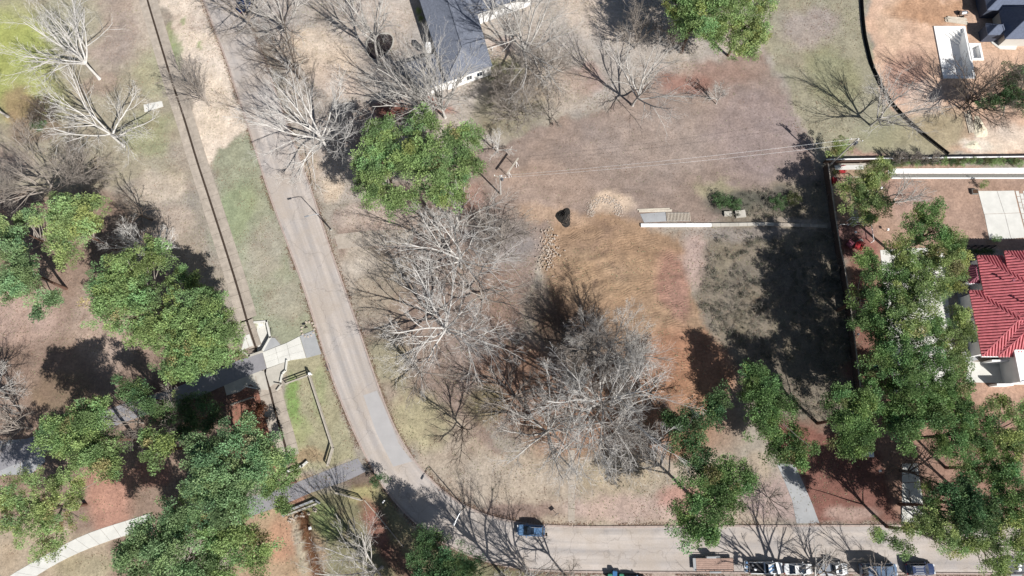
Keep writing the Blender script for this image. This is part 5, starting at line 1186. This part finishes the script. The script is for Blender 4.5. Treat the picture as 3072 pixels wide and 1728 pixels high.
def crown_mesh(centers, sizes, tints, m, parent, rg, tpl=TPL, nm='crown', brown=0.0):
    VV = []; CC = []
    which = rg.integers(0, len(tpl), len(centers)); yaw = rg.random(len(centers)) * 6.283; tl = rg.normal(0, .25, (len(centers), 2))
    for k in range(len(tpl)):
        ix = np.where(which == k)[0]
        if not len(ix): continue
        T, c = tpl[k]; n = len(T)
        ca, sa = np.cos(yaw[ix])[:, None, None], np.sin(yaw[ix])[:, None, None]
        X_ = T[None, :, :, 0] * ca - T[None, :, :, 1] * sa; Y_ = T[None, :, :, 0] * sa + T[None, :, :, 1] * ca; Z_ = T[None, :, :, 2] + X_ * tl[ix, 0][:, None, None] + Y_ * tl[ix, 1][:, None, None]
        V = np.stack([X_, Y_, Z_], -1) * sizes[ix][:, None, None, None] + centers[ix][:, None, None, :]
        VV.append(V.reshape(-1, 3)); t = tints[ix][:, None, None, :] * rg.uniform(.75, 1.25, (len(ix), n, 1, 1)) * np.ones((1, 1, 3, 1)); CC.append(t.reshape(-1, 3))
    V = np.concatenate(VV); C_ = np.concatenate(CC); o = npmesh(nm, V, tris=np.arange(len(V)).reshape(-1, 3), mat=m, parent=parent, col=C_); return tag(o, kind='stuff')
def pine(label, h, blobs, mk='g', dens=1.0, vr=.62, size=1.0, trunk=True, name='pine_tree', cat='tree', group=None, loose=0.0, hc=.74, seed=0, tr=None):
    rg = np.random.default_rng(int(blobs[0][0] * 7 + blobs[0][1] * 3) + seed); zc = h * hc
    ws = [W(b[0], b[1], zc + (b[3] if len(b) > 3 else 0)) for b in blobs]; rads = [b[2] * 1.2 / scale_at(b[0], b[1], zc) for b in blobs]
    wt = np.array(rads) ** 2; bx_ = sum(w.x * k for w, k in zip(ws, wt)) / wt.sum(); by_ = sum(w.y * k for w, k in zip(ws, wt)) / wt.sum()
    root = empty(name, (bx_, by_, 0), label, cat, group); org = np.array([bx_, by_, 0]); cen = []; siz = []; tin = []
    for w, rm_, bb in zip(ws, rads, blobs):
        vrad = rm_ * vr; n = int(rm_ ** 2 * 4.1 * dens / size ** 1.2) + 8
        # lumps: the boughs of the crown
        nb = max(6, int(rm_ ** 1.4 * 2.4)); dirs = rg.normal(0, 1, (nb, 3)); dirs /= np.linalg.norm(dirs, axis=1, keepdims=True); dirs[:, 2] = np.abs(dirs[:, 2]) * 1.1 - .25
        bc = dirs * rg.uniform(.35, 1.0, (nb, 1)) * np.array([rm_ * .86, rm_ * .86, vrad]); br = rm_ * rg.uniform(.17, .3, nb) + .4
        ix = rg.integers(0, nb, n); q = rg.normal(0, 1, (n, 3)); q /= np.linalg.norm(q, axis=1, keepdims=True); q[:, 2] = np.abs(q[:, 2]) - .25
        p = bc[ix] + q * (br[ix] * rg.random(n) ** .33)[:, None] * np.array([1, 1, .75])
        p += np.array([w.x, w.y, w.z + rg.normal(0, .3)])
        cen.append(p - org); s = rg.uniform(.62, 1.08, n) * size; siz.append(s)
        bt = rg.uniform(.62, 1.3, nb)[ix][:, None] * np.ones((1, 3)); hs = rg.normal(0, .05, nb)[ix]; bt[:, 0] *= 1 + hs * 1.6; bt[:, 2] *= 1 - hs
        rb_ = (rg.random(nb) < .02)[ix]; bt[rb_] *= (1.35, .85, 1.0); tin.append(bt)
    cen = np.concatenate(cen); cen[:, 2] = np.maximum(cen[:, 2], .3)
    crown_mesh(cen, np.concatenate(siz), np.concatenate(tin), LEAF[mk], root, rg)
    if trunk:
        zt = zc + rads[0] * vr * .4; tr = tr or .12 + h * .012
        P_, Rr = grow(np.array([[0, 0, -.1]]), np.array([[0, 0, 1.0]]), np.array([zt]), np.array([tr]), np.array([tr * .35]), 8, .02, 0, rg)
        V, Q = tubes_np(P_, Rr, 9); npmesh('trunk', V, Q, mat=M['pinebark'], parent=root, smooth=True)
        nb = 4 + 3 * len(blobs); tgt = cen[rg.integers(0, len(cen), nb)]; t = rg.uniform(.45, .9, nb)
        o = P_[0, np.minimum((t * 8).astype(int), 7)]; d = tgt - o; L = np.linalg.norm(d, axis=1)
        LP, LR = grow(o, d, L, np.full(nb, tr * .4), np.full(nb, .03), 6, .06, 0, rg); V, Q = tubes_np(LP, LR, 5)
        for k in range(nb):
            q = Q[(Q[:, 0] >= k * 35) & (Q[:, 0] < (k + 1) * 35)] - k * 35; npmesh('limb', V[k * 35:(k + 1) * 35], q, mat=M['bark2'], parent=root, smooth=True)
    return root
# left hand grove
pine('yellow green pine at the top of the left grove', 17, [(215, 665, 92), (200, 730, 70), (280, 640, 50)], 'y')
pine('bluish green pine cut by the left edge of the photo', 16, [(70, 800, 85), (10, 700, 55), (60, 860, 70), (138, 915, 46)], 'b')
pine('small bluish pine tucked under the yellow green one', 11, [(90, 665, 38), (60, 730, 40)], 'b')
pine('rounded green pine in the middle of the left grove', 18, [(370, 830, 95), (400, 920, 85), (340, 900, 80), (460, 790, 66), (415, 1000, 50)], 'g')
pine('little dark pine in the shadow between the two big left pines', 10, [(585, 845, 32), (545, 830, 28), (620, 880, 26)], 'g')
pine('large bright pine beside the channel and the bridge driveway', 18, [(560, 970, 105), (630, 1020, 95), (500, 1000, 80), (550, 1080, 80), (640, 940, 60), (690, 1010, 50)], 'g', 1.1)
pine('green pine above the grey concrete pad on the left', 20, [(240, 1280, 85), (180, 1290, 66), (310, 1330, 75), (290, 1250, 60), (230, 1350, 70), (330, 1400, 40)], 'g')
pine('slim pine between the two lower left pine masses', 15, [(475, 1360, 44), (500, 1320, 30), (450, 1310, 30)], 'g')
pine('tall dense pine in the lower left leaning over the channel end', 22, [(690, 1400, 110), (620, 1430, 90), (740, 1330, 60), (800, 1380, 60), (690, 1500, 90), (600, 1350, 55)], 'b', 1.1)
pine('green pine overhanging the second driveway', 11, [(862, 1392, 36), (840, 1440, 40), (810, 1470, 36), (850, 1520, 30)], 'g')
pine('broad pine on the bottom edge right of the curved driveway', 21, [(470, 1610, 100), (560, 1560, 80), (400, 1680, 70), (540, 1680, 100)], 'b', 1.1)
pine('broad pine on the bottom edge left of the muddy ditch', 17, [(680, 1620, 95), (730, 1560, 70), (650, 1700, 90), (780, 1650, 50), (560, 1740, 60)], 'g', 1.1)
pine('loose feathery yellow green pine over the curved driveway', 16, [(80, 1480, 80), (170, 1500, 80), (60, 1570, 75), (160, 1590, 75), (240, 1500, 40), (20, 1500, 50)], 'y', .62, size=.85)
pine('round dark evergreen at the bottom edge inside the road bend', 12, [(1325, 1680, 92), (1300, 1730, 70), (1380, 1710, 55)], 'd', 1.25, size=.8, name='evergreen_tree')
# shade throwers south of the bend, partly outside the frame
pine('evergreen standing outside the bottom edge left of the round dark one', 17, [(1310, 1900, 90)], 'g')
pine('evergreen standing outside the bottom edge below the round dark one', 16, [(1440, 1850, 60)], 'g')
# centre top
pine('left half of the central pine clump on the upper boundary', 17, [(1140, 430, 62), (1110, 500, 56), (1170, 500, 66), (1190, 590, 56), (1110, 580, 46), (1150, 400, 46)], 'g', 1.15)
pine('right half of the central pine clump on the upper boundary', 18, [(1260, 380, 58), (1300, 450, 76), (1390, 420, 62), (1400, 500, 60), (1310, 540, 70), (1240, 480, 60), (1350, 580, 50)], 'g', 1.1)
pine('large pine at the top edge shading the sandy yard', 17, [(2060, 20, 80), (2100, 90, 80), (2150, 40, 80), (2040, -30, 60)], 'g', 1.1)
pine('yellow green pine at the top edge right of the large one', 15, [(2215, 20, 72), (2280, 10, 50), (2235, 110, 60), (2270, 90, 46), (2215, 150, 40)], 'y', .95)
# right side
pine('low yellow green pine over the white pergola', 10, [(2600, 560, 62), (2550, 590, 56), (2630, 620, 50), (2640, 520, 40), (2590, 650, 40)], 'y', .75, size=.85)
pine('young yellow green tree by the leaning utility pole', 6, [(2520, 440, 32), (2500, 450, 22)], 'y', .7, size=.7, name='young_tree')
pine('dark topped pine at the upper end of the right row', 17, [(2780, 640, 46), (2760, 690, 56), (2820, 700, 50), (2850, 740, 46)], 'm', .9, size=.85)
pine('pine in the right row reaching to the eaves of the small porch', 18, [(2700, 760, 62), (2760, 760, 60), (2820, 780, 56), (2870, 790, 46), (2860, 850, 40)], 'y', .8, size=.9)
pine('shaded pine in the right row closest to the side wall', 17, [(2590, 800, 52), (2630, 830, 50), (2600, 900, 56), (2660, 900, 50), (2620, 960, 56)], 'm', .85, size=.9)
pine('pine in the middle of the right row over the white court', 18, [(2740, 850, 55), (2760, 920, 60), (2800, 870, 46), (2720, 990, 56), (2690, 940, 40)], 'y', .7, size=.9)
pine('bright pine hanging over the west wall of the red roofed house', 16, [(2870, 960, 46), (2880, 1010, 44), (2850, 1050, 40), (2890, 1070, 36)], 'y', .95, size=.85)
pine('big dark pine in the lower part of the right row', 19, [(2640, 1080, 60), (2700, 1060, 66), (2770, 1040, 66), (2820, 1100, 70), (2730, 1130, 66), (2860, 1150, 46)], 'm', .85, size=.9)
pine('pine just right of the side wall near its lower end', 16, [(2740, 1220, 80), (2700, 1280, 62), (2790, 1260, 60), (2800, 1180, 60)], 'm')
pine('full green pine standing alone at the right of the lot', 10, [(2290, 1160, 66), (2260, 1120, 52), (2320, 1230, 70), (2280, 1270, 60), (2340, 1310, 62), (2400, 1340, 52), (2370, 1380, 40)], 'm', 1.1)
pine('pine straddling the side wall above the dark leaf litter', 17, [(2510, 1200, 52), (2560, 1240, 60), (2600, 1200, 46), (2530, 1290, 56), (2600, 1300, 50), (2570, 1340, 36)], 'm')
pine('dark pine in the lower lot right of the bare trees', 17, [(2060, 1290, 60), (2110, 1250, 56), (2150, 1210, 46), (2090, 1370, 56), (2030, 1250, 40)], 'd', .95)
pine('bright pine at the street edge in the lower lot', 16, [(2110, 1450, 66), (2170, 1480, 66), (2220, 1450, 46), (2080, 1520, 56), (2140, 1560, 56), (2060, 1590, 46), (2110, 1600, 46), (2180, 1420, 50)], 'm', 1.1)
pine('pine above the neighbour driveway in the lower right', 16, [(2860, 1280, 66), (2920, 1260, 62), (2890, 1350, 62), (2820, 1340, 40), (2950, 1330, 46)], 'm', .85, size=.9)
pine('pine at the right edge below the brown lawn', 16, [(3010, 1290, 62), (3050, 1240, 56), (3040, 1350, 56), (2990, 1230, 36)], 'y', .85, size=.9)
pine('dark pine in the lower right corner group', 16, [(2870, 1480, 60), (2930, 1500, 66), (2900, 1550, 60), (2970, 1540, 46)], 'd', .95)
pine('yellow green pine hanging over the street in the lower right', 15, [(2700, 1610, 50), (2760, 1580, 50), (2820, 1590, 60), (2870, 1620, 50), (2640, 1590, 34)], 'y', .7, size=.85)
pine('loose yellow green pine over the metal trailer', 15, [(2930, 1630, 50), (2980, 1660, 50), (3020, 1610, 56), (3060, 1640, 56), (2990, 1700, 44)], 'y', .55, size=.85)
pine('pine at the right edge above the metal trailer', 16, [(3030, 1480, 66), (3060, 1540, 60), (2990, 1440, 46)], 'm', .9)
pine('dark evergreen behind the big bare tree at the right edge', 9, [(3010, 270, 50), (3050, 300, 44), (3040, 230, 40), (2980, 310, 30)], 'd', 1.0, name='evergreen_tree', size=.8)
pine('green pine filling the gap above the lower right corner group', 15, [(2960, 1395, 54), (3015, 1400, 50), (2915, 1425, 40)], 'g', .9, size=.9)
pine('yellow green pine low in the corner group over the street edge', 14, [(2905, 1590, 50), (2960, 1575, 52), (3025, 1560, 46)], 'y', .75, size=.85)
pine('dark pine right of the neighbour driveway', 15, [(2800, 1490, 40), (2840, 1530, 48), (2800, 1560, 36)], 'm', .9, size=.9)
pine('red leaved small tree beside the lower channel', 6, [(790, 1240, 30), (770, 1270, 26), (750, 1240, 22)], 'r', .7, size=.7, name='small_tree')
pine('dark pine filling the row over the white court', 17, [(2700, 820, 50), (2760, 800, 50), (2650, 960, 50), (2720, 900, 56), (2790, 980, 56), (2650, 1020, 50)], 'm', .8, size=.9)
pine('pine between the side wall and the big dark one', 15, [(2620, 1150, 50), (2670, 1190, 56), (2650, 1240, 40), (2820, 1200, 56), (2870, 1220, 40)], 'm', .9, size=.9)
pine('low dark evergreen in the deep shade below the bridge driveway', 8, [(520, 1235, 46), (590, 1225, 50), (560, 1280, 46), (640, 1260, 34)], 'd', .9, size=.85)
pine('dark evergreen between the middle and lower left pines', 12, [(420, 1190, 44), (380, 1150, 36), (450, 1230, 36)], 'd', .9, size=.85)
pine('small dark evergreen on the ditch bank below the second driveway', 4.5, [(1130, 1440, 22)], 'd', .8, size=.6, name='evergreen_shrub', cat='shrub', hc=.6)
def shrub(px, py, r_m, label, mk='g', h=1.0, group=None, name='shrub'):
    rg = np.random.default_rng(int(px * 3 + py)); b = W(px, py); root = empty(name, b, label, 'shrub', group); n = int(22 * r_m ** 1.5) + 8
    p = rg.normal(0, 1, (n, 3)); p /= np.linalg.norm(p, axis=1, keepdims=True); p *= (rg.random((n, 1)) ** .4) * np.array([r_m, r_m, h * .5]); p[:, 2] += h * .55
    t = rg.uniform(.7, 1.3, (n, 1)) * np.ones((1, 3)); crown_mesh(p, rg.uniform(.3, .5, n) * min(1, .6 + r_m * .3), t, LEAF[mk], root, rg, TPLS, 'foliage')
    MB().tube([(0, 0, -.05), (0, 0, h * .6)], .05, 6).build('stem', M['bark2'], root); return root
for i in range(22):
    x = 2610 + i * 21 + R.uniform(-5, 5); shrub(x, 496 - i * .25 + R.uniform(-2, 2), R.uniform(.6, .95), 'clipped green hedge shrub between the white path and the top garden wall', 'oggy'[i % 4] if i % 4 != 3 else 'd', 1.9, 'hedge shrubs along the top garden wall', 'hedge_shrub')
for i in range(6):
    bare_tree(2670 + i * 22, 490, 3.2, 1.1, B2_, 'bare twiggy hedge shrub between the green ones along the top garden wall', 5, .8, 'vase', name='bare_hedge_shrub', group='bare hedge shrubs along the top garden wall')
shrub(2940, 563, .8, 'bright conical shrub at the corner of the white patio', 'y', 2.4); shrub(2977, 722, .8, 'grey green shrub at the lower corner of the white patio', 'b', 1.8)
pt = empty('square_planter', W(2921, 577), 'low grey square planter beside the conical shrub', 'planter'); MB().prism([(-.6, -.5), (.6, -.5), (.6, .5), (-.6, .5)], 0, .5).build('planter_box', M['gravel'], pt); MB().prism([(-.5, -.4), (.5, -.4), (.5, .4), (-.5, .4)], .5, .53).build('planting_soil', M['soil'], pt)
for i in range(5): shrub(2905 + i * 16, 756, .5, 'small clipped shrub in the row under the north eaves of the red roofed house', 'd', 1.0, 'shrubs by the metal gate')
shrub(2160, 606, 1.9, 'wide dark shrub added in place of tree shadow at the left end of the overgrown strip', 'd', 1.6); shrub(2200, 616, 1.5, 'dark shrub added in place of tree shadow beside the widest one in the overgrown strip', 'd', 1.4); shrub(2330, 614, 1.8, 'dark shrub added in place of tree shadow in the middle of the overgrown strip', 'd', 1.7); shrub(2375, 600, 1.4, 'olive shrub added in place of tree shadow right of the middle dark one in the overgrown strip', 'o', 1.4)  # low shrubs of the overgrown strip are added to imitate tree shadows
shrub(1258, 40, .7, 'narrow yellow shrub in the dark gap beside the slate roofed house', 'y', 1.2); shrub(1262, 62, .6, 'second yellow shrub against the west wall of the slate roofed house', 'y', 1.0)
shrub(2506, 520, .7, 'small green shrub left of the red garden chair', 'o', 1.2); shrub(120, 380, 1.6, 'dark green undergrowth shrub below the bright yellow green grass', 'd', 1.4)
# underbrush of the overgrown ground: nobody could count it
rg = np.random.default_rng(77); reg = [(2140, 720), (2240, 580), (2470, 545), (2530, 760), (2590, 1180), (2560, 1290), (2260, 1200), (2200, 1090), (2090, 900)]
xs = rg.uniform(2080, 2600, 6000); ys = rg.uniform(545, 1290, 6000); pts = []
for x, y in zip(xs, ys):
    w = W(x, y); pts.append((w.x, w.y, x, y))
pts = np.array(pts); keep = inside(pts[:, 2], pts[:, 3], reg) & (fbm(pts[:, 0], pts[:, 1], 4, 55) > .40) & ~((pts[:, 3] > 655) & (pts[:, 3] < 700)); pts = pts[keep][:1000]
cen = np.c_[pts[:, 0], pts[:, 1], rg.uniform(.1, .7, len(pts))]; tn = rg.uniform(.6, 1.5, (len(pts), 1)) * np.array([[1.0, 1, 1.1]])
o = crown_mesh(cen, rg.uniform(.2, .5, len(pts)), tn, LEAF['o'], None, rg, TPLS, 'underbrush'); LEAFU = leafmat('dull_underbrush', (.14, .145, .10)); o.data.materials[0] = LEAFU
bb = np.c_[pts[:700, 0], pts[:700, 1], np.zeros(min(700, len(pts)))]; nb = len(bb); d = rg.normal(0, .7, (nb, 3)); d[:, 2] = 1
P_, Rr = grow(bb, d, rg.uniform(.8, 2.4, nb), np.full(nb, .03), np.full(nb, .012), 4, .25, 0, rg); c_ = children(P_, Rr, rg.uniform(.8, 2.4, nb), 4, .2, 1, .8, .6, 2, .2, 0, rg, .7, .012)
v1, q1 = tubes_np(P_, Rr, 3); v2, q2 = tubes_np(c_[0], c_[1], 3); o = npmesh('brushwood', np.concatenate([v1, v2]), np.concatenate([q1, q2 + len(v1)]), mat=M['bark2']); tag(o, kind='stuff')
# fallen leaves and grass tufts over the whole place
def scatter_region(name, n, box, size, m, tint, cond=None, seed=1, tpl=None, flat=True):
    rg = np.random.default_rng(seed); x = rg.uniform(box[0], box[2], n); y = rg.uniform(box[1], box[3], n)
    k = fbm(x, y, 6, seed + 5) + .35 * vnoise(x, y, 1.2, seed + 9) > .66
    if cond is not None: k &= cond(*proj(x, y))
    x, y = x[k], y[k]; n = len(x); s = size * rg.uniform(.5, 1.5, n); a = rg.random(n) * 6.283; z = rg.uniform(.02, .07, n)
    V = np.zeros((n, 3, 3))
    for j in range(3):
        V[:, j, 0] = x + np.cos(a + 2.1 * j) * s; V[:, j, 1] = y + np.sin(a + 2.1 * j) * s; V[:, j, 2] = z + rg.uniform(-.02, .08, n)
    C_ = np.repeat(rg.uniform(.75, 1.3, (n, 1)) * np.array([tint]), 3, 0)
    o = npmesh(name, V.reshape(-1, 3), tris=np.arange(3 * n).reshape(-1, 3), mat=m, col=C_); tag(o, kind='stuff')
pave = [np.array(road_S + road_N[::-1], float)]
def offroad(px, py):
    m = ~inside(px, py, pave[0]); m &= segdist(px, py, slot_a) > 34; m &= segdist(px, py, slot_b) > 38; m &= ~inside(px, py, [(640, 1000), (960, 970), (1000, 1080), (640, 1200)])
    m &= px < 2590; m &= ~(inside(px, py, LOTP) & (np.random.default_rng(3).random(len(px)) < .75)); m &= ~inside(px, py, [(-100, 1830), (-60, 1700), (150, 1630), (320, 1560), (480, 1520), (480, 1610), (300, 1650), (100, 1760)]); return m
def gutter(line, side, n, name, seed, lo=0, hi=1.0):
    rg = np.random.default_rng(seed); m = len(line); t = (lo + (hi - lo) * rg.random(n)) * (m - 2); i = t.astype(int); u = (t - i)[:, None]
    k = fbm(line[i, 0], line[i, 1], 4, seed) > .42; i, u = i[k], u[k]; n = len(i)
    d = line[i + 1] - line[i]; d /= np.hypot(d[:, 0], d[:, 1])[:, None] + 1e-9; nn = np.c_[-d[:, 1], d[:, 0]] * side; o_ = -np.abs(rg.normal(0, .35, n))[:, None] + .05
    p = line[i] * (1 - u) + line[i + 1] * u + nn * o_; s = .09 * rg.uniform(.5, 1.4, n); a = rg.random(n) * 6.28; V = np.zeros((n, 3, 3))
    for j in range(3): V[:, j, 0] = p[:, 0] + np.cos(a + 2.1 * j) * s; V[:, j, 1] = p[:, 1] + np.sin(a + 2.1 * j) * s; V[:, j, 2] = .03 + rg.uniform(0, .05, n)
    o = npmesh(name, V.reshape(-1, 3), tris=np.arange(3 * n).reshape(-1, 3), mat=LM, col=np.repeat(rg.uniform(.5, 1.4, (n, 1)) * np.ones((1, 3)), 3, 0)); tag(o, kind='stuff')
LM = leafmat('gutter_leaf_litter', (.22, .14, .10))
gutter(ra, 1, 9000, 'gutter_leaves', 3); gutter(rb, -1, 6000, 'gutter_leaves', 4)
scatter_region('fallen_leaves', 90000, (-100, -22, 100, 95), .075, leafmat('dry_leaves', (.26, .17, .12)), (1, 1, 1), offroad, 5)
scatter_region('grass_tufts', 60000, (-100, -22, 100, 95), .085, leafmat('winter_grass', (.27, .27, .16)), (1, 1, 1), offroad, 25)
tri = sum(len(o.data.polygons) for o in bpy.data.objects if o.type == 'MESH'); print('POLYS', tri, 'OBJECTS', len(bpy.data.objects))
